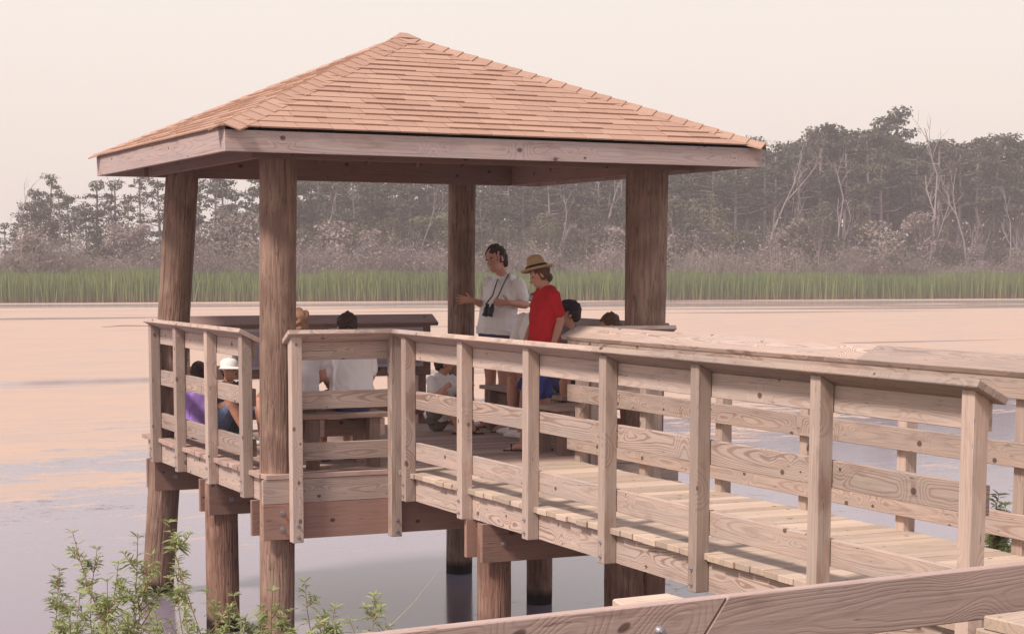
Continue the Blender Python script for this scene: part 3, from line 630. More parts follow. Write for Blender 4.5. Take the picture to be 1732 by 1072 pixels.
def person(label, J, s=1.0, skin=SKIN, shirt=TEE_W, sleeve=.62, shorts=NAVY, short_f=.75, hair=HAIR_D, hair_len=0, voxel=.007, shoes=None, barefoot=True, hem=.10, group=None, hat=None, hands=(None, None), build=1.0, long_sleeve=False):
    """J: pel, neck, head, face, side(to own left); el, wr (L,R); kn, an, toe (L,R)"""
    J = {k: (Vector(v) if not isinstance(v, list) else [Vector(q) for q in v]) for k, v in J.items()}
    side = J['side'].normalized(); face = J['face'].normalized(); pel, neck, head = J['pel'], J['neck'], J['head']
    sp = (neck - pel); tors = sp.normalized(); front = side.cross(tors).normalized() * 1
    if front.dot(J.get('tface', face)) < 0: front = -front
    sh = [neck - tors * .045 * s + side * q * .165 * s * build for q in (1, -1)]; hip = [pel + side * q * .088 * s for q in (1, -1)]
    t = thing('person', label, 'person', (pel.x, pel.y, min(q.z for q in J['toe'])), group)
    b = MB(); tp = lambda f, fo=0.0: pel + sp * f + front * fo * s
    belly = J['belly'] if 'belly' in J else None
    T = [tp(-.14), tp(0), tp(.25, .012), tp(.52, .012), tp(.78, .0), tp(.93, -.01)]
    TX = [.120, .160, .142, .152, .172, .120]; TY = [.085, .108, .100, .108, .098, .062]
    TX = [q * s * build for q in TX]; TY = [q * s * build for q in TY]
    loft(b, T, TX, TY, side)
    limb(b, [tp(.90, -.01), neck, head - (head - neck) * .35], [.062 * s, .055 * s, .052 * s])
    up = (head - neck); up = (up - face * up.dot(face)).normalized(); hs = s * J.get('hs', Vector((1, 0, 0))).x; hl = up.cross(face) * -1 if up.cross(face).dot(side) < 0 else up.cross(face)
    ell(b, head + up * .025 * hs - face * .012 * hs, hl, face, up, .076 * hs, .097 * hs, .098 * hs)
    ell(b, head - up * .045 * hs + face * .022 * hs, hl, face, up, .056 * hs, .066 * hs, .070 * hs)
    limb(b, [head + face * .080 * hs + up * .012 * hs, head + face * .106 * hs - up * .026 * hs], [.010 * hs, .016 * hs])
    ell(b, head + face * .070 * hs - up * .066 * hs, hl, face, up, .026 * hs, .020 * hs, .010 * hs)
    for q in (1, -1): ell(b, head + hl * q * .078 * hs - up * .005 * hs, hl, face, up, .010 * hs, .020 * hs, .032 * hs)
    for i in (0, 1):
        el, wr = J['el'][i], J['wr'][i]; ud = (el - sh[i]); fd = wr - el
        limb(b, [sh[i], sh[i] + ud * .35, el], [.052 * s, .050 * s, .038 * s]); limb(b, [el, el + fd * .3, wr], [.038 * s, .040 * s, .026 * s])
        hd = hands[i] or dict(d=fd + Vector((0, 0, -.2)) * fd.length, pn=-side * (1 if i == 0 else -1), ts=front)
        hand(b, wr, Vector(hd['d']), Vector(hd['pn']), Vector(hd['ts']), s, hd.get('curl', .35), hd.get('spread', .10))
        kn, an, to = J['kn'][i], J['an'][i], J['toe'][i]; td = kn - hip[i]; cd = an - kn
        limb(b, [hip[i], hip[i] + td * .4, kn], [.086 * s, .078 * s, .055 * s]); limb(b, [kn, kn + cd * .28, kn + cd * .65, an], [.054 * s, .056 * s, .042 * s, .034 * s])
        fdv = (to - an); fh = Vector((fdv.x, fdv.y, 0)).normalized(); gz_ = to.z
        heel = Vector((an.x, an.y, gz_ + .028 * s)) - fh * .035 * s
        loft(b, [heel, heel + fh * .09 * s + UZ * .012 * s, Vector((to.x, to.y, gz_ + .018 * s)) - fh * .05 * s, Vector((to.x, to.y, gz_ + .015 * s))], [.030 * s, .034 * s, .042 * s, .034 * s], [.028 * s, .034 * s, .020 * s, .013 * s], UZ.cross(fh)); limb(b, [an, heel + UZ * .02 * s + fh * .02 * s], [.033 * s, .032 * s])
    o = remesh(b, 'body', skin, voxel); o.parent = t; o.matrix_parent_inverse = WMI[t.name]
    def part(mb, name, mat, vx=voxel, **k):
        p = remesh(mb, name, mat, vx, **k); p.parent = t; p.matrix_parent_inverse = WMI[t.name]; return p
    g = .016 * s; c = MB()
    loft(c, [tp(-hem - .06, .0), tp(0), tp(.25, .012), tp(.52, .012), tp(.78, 0), tp(.95, -.008)], [q + g + a for q, a in zip([TX[1], TX[1], TX[2], TX[3], TX[4], TX[5]], (.022, .014, .016, .012, .004, 0))], [q + g + a for q, a in zip([TY[1], TY[1], TY[2], TY[3], TY[4], TY[5]], (.020, .016, .012, .006, 0, 0))], side)
    for i in (0, 1):
        el = J['el'][i]; ud = el - sh[i]; f = sleeve
        limb(c, [sh[i] - ud * .02, sh[i] + ud * f * .5, sh[i] + ud * f], [.062 * s, .064 * s, .062 * s])
        if long_sleeve: limb(c, [el, J['wr'][i]], [.05 * s, .036 * s])
    part(c, 'shirt', shirt, folds=.016 * s, fscale=11 / s)
    c = MB(); loft(c, [tp(-.15), tp(-.02), tp(.14)], [TX[0] + g * .7, TX[1] + g * .7, TX[2] + g * .9], [TY[0] + g, TY[1] + g * .7, TY[2] + g * .6], side)
    for i in (0, 1):
        td = J['kn'][i] - hip[i]; limb(c, [hip[i], hip[i] + td * short_f * .5, hip[i] + td * short_f], [.098 * s, .092 * s, .082 * s])
        if short_f >= .99: limb(c, [J['kn'][i], J['an'][i]], [.072 * s, .050 * s])
    part(c, 'shorts' if short_f < .99 else 'trousers', shorts, folds=.012 * s, fscale=11 / s)
    if hair:
        c = MB(); ell(c, head + up * .042 * hs - face * .026 * hs, hl, face, up, .088 * hs, .100 * hs, .095 * hs)
        for q in (1, -1): ell(c, head + hl * q * .068 * hs - face * .03 * hs + up * .005 * hs, hl, face, up, .02 * hs, .05 * hs, .055 * hs)
        ell(c, head - face * .07 * hs - up * .02 * hs, hl, face, up, .065 * hs, .045 * hs, .07 * hs)
        if hair_len: loft(c, [head - face * .06 * hs, head - face * .085 * hs - up * .12 * hs, head - face * .08 * hs - up * hair_len], [.085 * hs, .085 * hs, .06 * hs], [.05 * hs, .045 * hs, .025 * hs], hl)
        part(c, 'hair', hair, folds=.022 * hs, fscale=22 / s)
    for q in (1, -1):
        e_ = MB(); ell(e_, head + hl * q * .030 * hs + face * .083 * hs + up * .018 * hs, hl, face, up, .012 * hs, .006 * hs, .007 * hs); e_.build('eye', BLACK, t, smooth=True)
    if shoes:
        for i in (0, 1):
            an, to = J['an'][i], J['toe'][i]; fh = Vector((to.x - an.x, to.y - an.y, 0)).normalized(); c = MB(); heel = Vector((an.x, an.y, to.z + .034 * s)) - fh * .04 * s
            loft(c, [heel, heel + fh * .09 * s + UZ * .01 * s, Vector((to.x, to.y, to.z + .026 * s)) - fh * .04 * s, Vector((to.x, to.y, to.z + .022 * s)) + fh * .01], [.040 * s, .042 * s, .050 * s, .042 * s], [.038 * s, .044 * s, .030 * s, .022 * s], UZ.cross(fh)); part(c, 'shoe', shoes, .007)
    elif barefoot:
        for i in (0, 1):
            an, to = J['an'][i], J['toe'][i]; fh = Vector((to.x - an.x, to.y - an.y, 0)).normalized(); sd_ = UZ.cross(fh); c = MB(); L0 = Vector((an.x, an.y, to.z)) - fh * .07 * s; L1 = to + fh * .025 * s
            c.obox((L0 + L1) / 2 + UZ * .004, fh, sd_, UZ, (L1 - L0).length / 2, .045 * s, .007)
            c.tube([L0 + fh * .17 * s + sd_ * .045 * s + UZ * .01, L0 + fh * .18 * s + UZ * .062 * s, L0 + fh * .17 * s - sd_ * .045 * s + UZ * .01], .008, 6); c.build('sandal', BLACK, t)
    return t, dict(head=head, up=up, face=face, hl=hl, hs=hs, front=front, neck=neck, sh=sh, tp=tp)
def billcap(t, Q, mat, logo=False, turn=0):
    head, up, face, hl, hs = Q['head'], Q['up'], Q['face'], Q['hl'], Q['hs']; mb = MB(); c = head + up * .045 * hs - face * .01 * hs
    prof = [(.100 * hs, -.01), (.103 * hs, .02 * hs), (.092 * hs, .06 * hs), (.06 * hs, .088 * hs), (.0, .098 * hs)]
    mb.lathe(prof, c, 20, up); f_ = face if not turn else -face
    n = 9; vs = []; 
    for r0 in (.096, .175):
        for k in range(n): a = R(-62 + 124 * k / (n - 1)); rr_ = r0 * hs if r0 < .1 else (.10 + .085 * math.cos(a) ** .6) * hs; vs.append(c + (f_ * math.cos(a) + hl * math.sin(a)) * rr_ - up * ((.0 if r0 < .1 else .022) * hs))
    vs2 = [v + up * .006 for v in vs]; fs = [(k, k + 1, n + k + 1, n + k) for k in range(n - 1)]
    mb.add(vs, [f[::-1] for f in fs]); mb.add(vs2, fs)
    o = mb.build('cap', mat, t, smooth=True); o.matrix_parent_inverse = WMI[t.name]
    if logo:
        mb = MB(); lp = c + face * .104 * hs + up * .035 * hs
        for dx, dz, w_, h_ in ((-.03, .0, .006, .012), (-.008, .004, .012, .004), (.012, -.004, .014, .005), (.03, .004, .008, .009)): mb.obox(lp + hl * dx * hs + up * dz * hs, hl, up, face, w_ * hs, h_ * hs, .003)
        mb.build('cap_emblem', CAPN, o).matrix_parent_inverse = WMI[t.name]
# 1 the man in white, talking with both hands open
k = 18.35; fc = -CR * .72 - CF * .70; fc.z = 0; sdv = CR * .70 - CF * .72; sdv.z = 0
t, Q = person('standing man in a white T-shirt talking with both hands open', dict(
    pel=at(838, 566, k), neck=at(853, 471, k), head=at(838, 440, k - .04), face=fc - CF * .15 + Vector((0, 0, -.12)), hs=(1.1, 0, 0), tface=fc, side=sdv,
    el=[at(889, 516, k - .12), at(824, 518, k + .12)], wr=[at(862, 512, k - .34), at(799, 508, k - .12)],
    kn=[at(852, 640, k - .10), at(830, 640, k + .03)], an=[at(852, 714, k - .1), at(828, 711, k + .06)], toe=[floor_at(838, 731), floor_at(803, 724)]),
    s=1.03, build=1.22, shirt=TEE_W, sleeve=.66, shorts=NAVY, hair=HAIR_D, voxel=.0055, short_f=.62, hem=-.13,
    hands=(dict(d=-CR * 1.0 - CF * .2, pn=UZ, ts=UZ * .6 - CF * .3 + CR * .2, curl=.22, spread=.14), dict(d=-CR - CF * .1 + UZ * .05, pn=-CF + UZ * .4, ts=UZ + CR * .1, curl=.10, spread=.28)))
mb = MB(); q = Q['head'] + Q['up'] * .10 - Q['face'] * .0; 
# binoculars on a strap round his neck
bn = thing('binoculars', 'black binoculars hanging on a strap from the neck of the man in white', 'binoculars', at(828, 524, k - .25))
mb = MB(); b0 = at(827, 524, k - .27)
for sgn in (-1, 1):
    c0 = b0 + sdv.normalized() * sgn * .036; ax_ = (fc.normalized() * .35 - UZ * .94).normalized()
    mb.tube([c0 - ax_ * .06, c0 - ax_ * .04, c0 - ax_ * .02, c0 + ax_ * .01, c0 + ax_ * .03, c0 + ax_ * .065], [.017, .017, .027, .029, .024, .030], 14)
mb.tube([b0 - sdv.normalized() * .03, b0 + sdv.normalized() * .03], .016, 10); mb.build('body', BLACK, bn, smooth=True)
mb = MB(); nk = Q['neck']
mb.tube([b0 - sdv.normalized() * .05 + UZ * .05, at(833, 500, k - .20), at(840, 478, k - .17), nk + Q['front'] * .02 - Q['hl'] * .07 + UZ * .03, nk - Q['front'] * .075 + UZ * .035, nk + Q['hl'] * .07 + UZ * .03 + Q['front'] * .0, at(852, 480, k - .23), at(843, 500, k - .27), b0 + sdv.normalized() * .05 + UZ * .05], .0065, 6); mb.build('strap', BLACK, bn)
# 2 the one in red with a straw hat
k = 16.05; fc = -CR * .90 - CF * .30; fc.z = 0; sdv = CR * .30 - CF * .90; sdv.z = 0
t, Q = person('person in a red shirt and straw hat standing at the boardwalk entrance', dict(
    pel=at(921, 585, k), neck=at(925, 490, k), head=at(913, 468, k), face=fc + Vector((0, 0, -.32)), tface=fc, side=sdv, hs=(.98, 0, 0),
    el=[at(948, 543, k - .14), at(903, 545, k + .16)], wr=[at(936, 583, k - .30), at(888, 578, k + .02)],
    kn=[at(903, 672, k - .06), at(922, 672, k + .08)], an=[at(884, 744, k - .02), at(926, 742, k + .1)], toe=[floor_at(856, 762), floor_at(912, 752)]),
    s=.93, shirt=TEE_R, sleeve=.72, shorts=BLUEC, hair=HAIR_B, voxel=.0055, hem=.22, short_f=.92, build=1.12)
mb = MB(); hu = (Q['up'] + Vector((0, 0, .25)) + CR * .10).normalized(); hc = Q['head'] + Q['up'] * .068
mb.lathe([(.0, .128), (.035, .130), (.062, .118), (.074, .085), (.088, .035), (.096, .006), (.118, .0), (.138, .005), (.147, .014), (.147, .008), (.136, -.003), (.10, -.006)], hc, 28, hu, mi=0)
mb.lathe([(.0915, .040), (.101, .040), (.104, .008), (.098, .006)], hc, 28, hu, mi=1)
o = mb.build('straw_hat', [STRAW, BLACK], t, smooth=True)

def seated(label, hip, face, s=1.0, seat=.44, lean=.08, headturn=None, tilt=0.0, knees=.40, feet=None, arms='lap', floor=False, **kw):
    hip = Vector(hip); f = Vector((face[0], face[1], 0)).normalized(); sd_ = UZ.cross(f); sd_ = sd_ if True else -sd_
    up_ = (UZ + f * lean).normalized(); nk = hip + up_ * .50 * s; hf = Vector(headturn).normalized() if headturn else f; hf = Vector((hf.x, hf.y, -tilt)).normalized()
    hd = nk + (up_ * .5 + UZ * .5).normalized() * .145 * s + hf * .02 * s; fz = 0.0
    if floor:
        kn = [hip + f * .33 * s + sd_ * q * .20 * s + UZ * (.30 * s) for q in (1, -1)]; an = [Vector((hip.x, hip.y, .07 * s)) + f * .48 * s + sd_ * q * .10 * s for q in (1, -1)]
    else:
        kn = [hip + f * knees * s + sd_ * q * .12 * s for q in (1, -1)]; an = [Vector((p.x, p.y, .075)) + f * .0 for p in kn]
    if feet: an = [a + Vector(feet) for a in an]
    toe = [Vector((a.x, a.y, fz + .004)) + f * .15 * s for a in an]
    sh_ = [nk - up_ * .045 * s + sd_ * q * .165 * s for q in (1, -1)]
    if arms == 'lap': el = [p - up_ * .26 * s + sd_ * q * .05 * s + f * .04 * s for p, q in zip(sh_, (1, -1))]; wr = [kn[i] * .55 + hip * .45 + UZ * .10 * s + sd_ * q * .05 for i, q in ((0, 1), (1, -1))]
    else: el = [p - up_ * .20 * s + f * .16 * s + sd_ * q * .04 for p, q in zip(sh_, (1, -1))]; wr = [kn[i] + UZ * .05 * s - f * .02 for i in (0, 1)]
    kw.setdefault('hem', -.13 if floor else -.09)
    return person(label, dict(pel=hip, neck=nk, head=hd, face=hf, tface=f, side=sd_, el=el, wr=wr, kn=kn, an=an, toe=toe), s=s, **kw)
seated('person seen from behind in a white T-shirt sitting on the front bench', (5.18, 13.98, .53), (-.06, 1), s=.93, hair=HAIR_D, voxel=.008, sleeve=.8, build=1.22, shorts=NAVY, lean=.20)
seated('person in a pale shirt sitting on the front bench partly behind the near pole', (4.72, 13.98, .54), (.12, 1), s=.96, shirt=TEE_G, hair=HAIR_L, voxel=.008, shorts=KHAKI, lean=.1, headturn=(-.5, .8))
k = 17.3; fc = -CR * .75 - CF * .66; fc.z = 0; sdv = CR * .66 - CF * .75; sdv.z = 0
person('person in a white shirt and blue shorts sitting behind the one in red', dict(
    pel=at(922, 655, k), neck=at(905, 532, k), head=at(911, 512, k), face=fc, tface=fc, side=sdv, el=[at(930, 590, k - .2), at(868, 585, k + .12)], wr=[at(905, 628, k - .25), at(868, 628, k + .0)],
    kn=[at(893, 650, k - .25), at(867, 640, k + .10)], an=[at(880, 722, k - .15), at(866, 719, k + .12)], toe=[floor_at(858, 739), floor_at(846, 733)]),
    s=1.04, shirt=TEE_W, sleeve=.7, shorts=BLUEC, hair=HAIR_B, voxel=.007, short_f=.55, hem=-.04, shoes=WHITE, build=1.1)
t, Q = seated('person in a dark cap sitting on the right bench', (7.80, 15.20, .55), (-.2, -1), s=.98, shirt=KHAKI, hair=HAIR_D, voxel=.009, shorts=NAVY, lean=.05, knees=.3, headturn=(-1, .2)); billcap(t, Q, CAPN)
seated('brown-haired person bending forward on the corner bench by the right pole', (7.72, 14.22, .50), (.5, .8), s=.93, shirt=KHAKI, hair=HAIR_B, voxel=.009, shorts=NAVY, lean=.10, knees=.3, tilt=.75, headturn=(-1, .1))
t, Q = seated('person in a white T-shirt sitting cross-legged on the deck by the rear pole', at(741, 706, 17.95), (.30, -.95), s=.84, hair=HAIR_D, floor=True, voxel=.008, shorts=KHAKI, lean=.16, headturn=(.85, -.5), arms='knees')
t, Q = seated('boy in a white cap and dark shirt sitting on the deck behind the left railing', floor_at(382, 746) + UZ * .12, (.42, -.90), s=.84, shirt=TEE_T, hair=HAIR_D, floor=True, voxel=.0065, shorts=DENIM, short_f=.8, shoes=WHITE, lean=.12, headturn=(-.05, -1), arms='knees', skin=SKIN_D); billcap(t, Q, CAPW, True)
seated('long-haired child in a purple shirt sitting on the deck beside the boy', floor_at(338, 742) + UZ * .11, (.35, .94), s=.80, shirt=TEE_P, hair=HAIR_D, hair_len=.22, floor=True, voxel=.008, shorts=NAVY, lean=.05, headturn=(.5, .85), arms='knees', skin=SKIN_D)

# ------------------------------------------------------------------ vegetation
def leafcloud(mb, c, rad, n, size, flat=.75, r=None, up=.3, shell=.55):
    c = np.array(c); rad = np.array(rad)
    for _ in range(n):
        d = rng.normal(size=3); d /= np.linalg.norm(d); rr_ = rng.uniform(shell, 1.0) ** .6; p = c + d * rad * rr_
        nn_ = Vector(d * (1, 1, 1 / max(flat, .2)) + rng.normal(size=3) * .7 + (0, 0, up)).normalized(); a = nn_.orthogonal().normalized(); a.rotate(Matrix.Rotation(rng.uniform(0, 6.28), 3, nn_)); b = nn_.cross(a); s1 = size * rng.uniform(.6, 1.3); s2 = s1 * rng.uniform(.35, .8); P = Vector(p)
        q = rng.uniform(0, 1) * .7 + .15 if r is None else min(1, max(0, r + rng.uniform(-.25, .25)))
        mb.add([P - a * s1, P + b * s2, P + a * s1, P - b * s2], [(0, 1, 2, 3)], None, q)
def pine(seed, h):
    random.seed(seed); mt = MB(); lean = random.uniform(-.03, .03); pts = [(lean * z * z / h + .12 * math.sin(z * .4 + seed), .1 * math.cos(z * .5 + seed), z) for z in np.linspace(0, h * .97, 9)]
    mt.tube(pts, [.25 * (1 - .7 * i / 8) for i in range(9)], 6, cap=False); ml = MB()
    nb = random.randint(20, 28)
    for i in range(nb):
        f = random.uniform(.50, 1.0); z = h * f; a = random.uniform(0, 6.28); reach = (1.1 - f) * h * .26 + random.uniform(.3, .9); px = lean * z * z / h; q = (px + math.cos(a) * reach, math.sin(a) * reach, z + reach * random.uniform(.05, .35))
        mt.tube([(px, 0, z), (px + math.cos(a) * reach * .5, math.sin(a) * reach * .5, z + reach * .05), q], [.07, .05, .02], 4, cap=False)
        rr_ = random.uniform(.4, 1.05); leafcloud(ml, q, (rr_ * 1.25, rr_ * 1.25, rr_ * .55), int(30 + 34 * rr_), .17, r=random.random(), shell=.2)
    leafcloud(ml, (lean * h, 0, h * .97), (.9, .9, .7), 90, .19, shell=.2)
    return mt.mesh('trunk', BARK, True), ml.mesh('crown', PINE)
def broad(seed, h, mat=None, dens=1.0):
    random.seed(seed); mt = MB(); ml = MB(); mt.tube([(0, 0, 0), (.1, .05, h * .25), (.2, -.1, h * .5)], [.16, .12, .08], 6, cap=False)
    for i in range(int(19 * dens)):
        a = random.uniform(0, 6.28); f = random.uniform(.2, .95); wd = h * .30 * math.sin(math.pi * min(.98, f * .8 + .12)); q = (math.cos(a) * wd * random.uniform(.3, 1), math.sin(a) * wd * random.uniform(.3, 1), h * f)
        mt.tube([(.1, 0, h * f * .5), (q[0] * .6, q[1] * .6, q[2] * .85), q], [.06, .04, .015], 4, cap=False)
        rr_ = h * random.uniform(.09, .17); leafcloud(ml, q, (rr_ * 1.2, rr_ * 1.2, rr_ * .8), 110, .115, r=random.random(), shell=.2)
    return mt.mesh('trunk', BARK, True), ml.mesh('crown', mat or BROAD)
def bare(seed, h, forks=3, th=.075):
    random.seed(seed); mt = MB()
    def br(p, d, ln, r_, dep):
        pts = [p]; q = Vector(p); dd = Vector(d)
        for i in range(3): dd = (dd + Vector((random.uniform(-.18, .18), random.uniform(-.18, .18), .05))).normalized(); q = q + dd * ln / 3; pts.append(q.copy())
        mt.tube(pts, [r_, r_ * .85, r_ * .7, r_ * .5], 5, cap=False)
        if dep:
            for _ in range(forks + (1 if dep < 3 else 0)):
                k_ = random.choice((1, 2, 3)); a = random.uniform(0, 6.28); nd = (dd * .8 + Vector((math.cos(a), math.sin(a), .25)) * random.uniform(.3, .7)).normalized(); br(pts[k_], nd, ln * random.uniform(.3, .6), r_ * .5, dep - 1)
    br(Vector((0, 0, 0)), Vector((random.uniform(-.1, .1), 0, 1)), h * .66, th, 3); return mt.mesh('trunk', DEAD, True)
def twig_mass(seed, h, wd):
    random.seed(seed); mt = MB()
    for _ in range(230):
        a = random.uniform(0, 6.28); q = wd * math.sqrt(random.random()) * .8; p = Vector((math.cos(a) * q, math.sin(a) * q, 0)); hh = h * random.uniform(.45, 1) * (1 - .35 * (q / wd)); d = Vector((random.uniform(-.3, .3), random.uniform(-.3, .3), 1)) * hh
        s_ = random.uniform(.025, .05); r_ = random.random(); mt.add([p - UX * s_, p + UX * s_, p + d * .6 + UX * s_ * .6, p + d * .6 - UX * s_ * .6, p + d], [(0, 1, 2, 3), (3, 2, 4)], None, r_)
        for _k in range(5):
            f = random.uniform(.3, .95); b0_ = p + d * f; e_ = b0_ + Vector((random.uniform(-.7, .7), random.uniform(-.5, .5), random.uniform(.1, .7))); mt.add([b0_ - UZ * .02, b0_ + UZ * .025, e_], [(0, 1, 2)], None, r_)
    leafcloud(mt, (0, 0, h * .5), (wd * .9, wd * .9, h * .5), 320, .09, shell=.2)
    return mt.mesh('twigs', THICK)
PINES = [pine(s_, h_) for s_, h_ in ((1, 15.5), (2, 14), (3, 13), (4, 16), (5, 12), (6, 14.5))]
BROADS = [broad(s_, h_) for s_, h_ in ((11, 7), (12, 8.5), (13, 5.5), (14, 9.5), (15, 4.2))]
GREYB = [broad(s_, h_, THICK, 1.0) for s_, h_ in ((21, 6.5), (22, 5), (23, 8), (24, 3.6))]
BARES = [bare(s_, h_) for s_, h_ in ((31, 12), (32, 9), (33, 14), (34, 7))]
TWIGS = [twig_mass(s_, h_, w_) for s_, h_, w_ in ((41, 3.2, 2.6), (42, 2.4, 2.2), (43, 4.2, 2.4))]
random.seed(99)
def plant_tree(kind, x, dy, sc, name, label, cat, group, meshes, parts, hsc=None):
    y = shore(x) + dy; o = bpy.data.objects.new(name, None if len(parts) > 1 else meshes[0]); COL.objects.link(o); o.location = (x, y, WATER_Z + .15 + min(.3, dy * .02)); o.rotation_euler = (0, 0, random.uniform(0, 6.28)); s_ = sc; o.scale = (s_, s_, s_ * (hsc or 1))
    tag(o, label, cat, group)
    if len(parts) > 1:
        for me, nm in zip(meshes, parts): c = bpy.data.objects.new(nm, me); COL.objects.link(c); c.parent = o
    return o
def xz(px, dy):   # bank position seen at column px
    d = CF * FPX + CR * (px - CX) - CU * (450 - CY); d.z = 0; t_ = (158.5 + .082 * 27 + dy) / (d.y + .082 * d.x); return d.x * t_
def toph(px, py, x, dy):
    p = Vector((x, shore(x) + dy, 0)); return (CC.z + (451 - py) / FPX * (p - CC).dot(CF)) - (WATER_Z + .3)
PH = (15.5, 14, 13, 16, 12, 14.5); BH = (7, 8.5, 5.5, 9.5, 4.2); GH = (6.5, 5, 8, 3.6); DH = (11.5, 8.6, 13.5, 6.8)
def skyline(px):
    pts = [(-60, 395), (0, 385), (30, 370), (45, 330), (75, 322), (90, 318), (120, 335), (150, 322), (200, 312), (260, 316), (330, 306), (430, 300), (520, 305), (700, 298), (900, 290), (1060, 270), (1180, 250), (1290, 240), (1310, 236), (1350, 243), (1375, 222), (1400, 240), (1440, 238), (1480, 235), (1560, 238), (1620, 240), (1660, 235), (1700, 232), (1800, 236)]
    for (a, ya), (b, yb) in zip(pts[:-1], pts[1:]):
        if a <= px <= b: return ya + (yb - ya) * (px - a) / (b - a)
    return 320
PL_L = 'tall pine of the open stand on the far bank, left of the gazebo'; PL_R = 'tall dark pine of the dense wood behind and right of the gazebo'
def zone(p):
    for e, n in ((165, 'left of the gazebo'), (285, 'below the left end of the gazebo roof'), (440, 'between the left pole and the near pole'), (600, 'just right of the near pole'), (757, 'left of the rear pole'), (930, 'behind the two standing people'), (1075, 'left of the right pole'), (1200, 'just right of the right pole'), (1300, 'under the right roof corner'), (1450, 'just right of the roof'), (1600, 'near the right edge of the photo')):
        if p < e: return n
    return 'at the right edge of the photo'
px = -50
while px < 1790:
    left = px < 440; yy = skyline(px) + random.uniform(-9, 20 if not left else 38)
    for row in range(1 if left and random.random() < .35 else (2 if left else 3)):
        dy = 22 + row * 7 + random.uniform(-3, 3); pp = px + random.uniform(-12, 12) + row * 9; x = xz(pp, dy); h = toph(pp, yy + random.uniform(-2, 14) * (row > 0), x, dy); i = random.randrange(6)
        plant_tree('p', x, dy, h / PH[i] * 1.0, 'pine_tree', ('tall pine of the open far stand ' if left else 'tall dark pine of the dense wood ') + zone(pp), 'tree', 'pines ' + zone(pp), PINES[i], ('trunk', 'crown'))
    px += random.uniform(24, 38) if left else random.uniform(19, 27)
for pp, yy, i, lab in ((1479, 208, 2, 'thin pine rising above the wood, the smaller of the two emergent crowns'), (1511, 199, 1, 'tallest pine with a rounded crown standing above the right-hand wood'), (1375, 221, 0, 'broad pine crown just above the wood to the right of the roof corner'), (87, 308, 3, 'pine with a tall round crown at the left end of the wood'), (62, 330, 4, 'flat-topped pine standing free at the far left')):
    dy = 30; x = xz(pp, dy); h = toph(pp, yy, x, dy); plant_tree('p', x, dy, h / PH[i], 'pine_tree', lab, 'tree', None, PINES[i], ('trunk', 'crown'))
px = -50
while px < 1790:
    dy = random.uniform(11, 20); x = xz(px, dy); lo = skyline(px); yy = random.uniform(lo + (60 if px < 1250 else 120), 428); h = toph(px, yy, x, dy); u = random.random()
    if u < .62: i = random.randrange(5); plant_tree('b', x, dy, h / BH[i], 'broadleaf_tree', 'leafy understorey tree on the far bank ' + zone(px), 'tree', 'broadleaf trees ' + zone(px), BROADS[i], ('trunk', 'crown'))
    else: i = random.randrange(4); plant_tree('g', x, dy, h / GH[i], 'grey_tree', 'grey twiggy tree on the far bank ' + zone(px), 'tree', 'grey trees ' + zone(px), GREYB[i], ('trunk', 'crown'))
    px += random.uniform(10, 19)
px = -50
while px < 1790:
    dy = random.uniform(6.5, 10.5); x = xz(px, dy); u = random.random()
    if u < .72 or px < 800 and u < .85: i = random.randrange(3); plant_tree('t', x, dy, random.uniform(.85, 1.7), 'thicket_bush', 'mauve brush behind the cattails ' + zone(px), 'bush', 'brush ' + zone(px), [TWIGS[i]], ('twigs',))
    else: i = random.choice((2, 4, 4)); plant_tree('s', x, dy, random.uniform(.6, .95), 'green_shrub', 'green shrub behind the cattails ' + zone(px), 'shrub', 'green shrubs ' + zone(px), BROADS[i], ('stem', 'foliage'))
    px += random.uniform(8, 14)
for j, (pp, yy, dy) in enumerate(((1268, 420, 9), (1190, 395, 9), (1215, 402, 9.5), (1285, 380, 9), (1500, 405, 10), (1562, 205, 13), (1600, 225, 26), (1285, 262, 14), (1318, 270, 20), (1405, 265, 18), (1430, 300, 20), (1640, 295, 14), (1655, 340, 12), (1700, 320, 12), (1725, 350, 10), (18, 330, 24), (45, 365, 15), (205, 300, 26), (262, 302, 28), (345, 330, 20), (410, 330, 16), (560, 330, 14), (620, 345, 13), (700, 330, 15), (830, 330, 14), (945, 325, 12), (990, 330, 14), (1010, 315, 16), (1150, 330, 12), (120, 365, 14), (150, 380, 12))):
    x = xz(pp, dy); h = toph(pp, yy, x, dy); i = j % 4; plant_tree('d', x, dy, h / DH[i], 'bare_tree', 'pale leafless tree in the wood ' + zone(pp), 'tree', 'bare trees ' + zone(pp), [BARES[i]], ('trunk',))
# solid darkness of the wood beyond the trees one can tell apart
mb = MB()
for _ in range(9000):
    px_ = random.uniform(-90, 1800); dy = random.uniform(44, 62); x = xz(px_, dy); mt_ = toph(px_, skyline(px_), x, dy); top = mt_ * (.80 if px_ > 470 else .36)
    z = WATER_Z + random.uniform(.2, 1) * top; s1 = random.uniform(.6, 1.2); a = Vector((random.uniform(-1, 1), random.uniform(-.4, .4), random.uniform(-.4, .4))).normalized(); b = Vector((0, random.uniform(-.5, .2), 1)).normalized(); P = Vector((x, shore(x) + dy, z))
    mb.add([P - a * s1, P + b * s1 * .6, P + a * s1, P - b * s1 * .6], [(0, 1, 2, 3)], None, random.random() * .5)
tag(mb.build('far_woodland', PINE), 'deep shaded woodland mass behind the front trees of the far bank', 'woodland', kind='stuff')
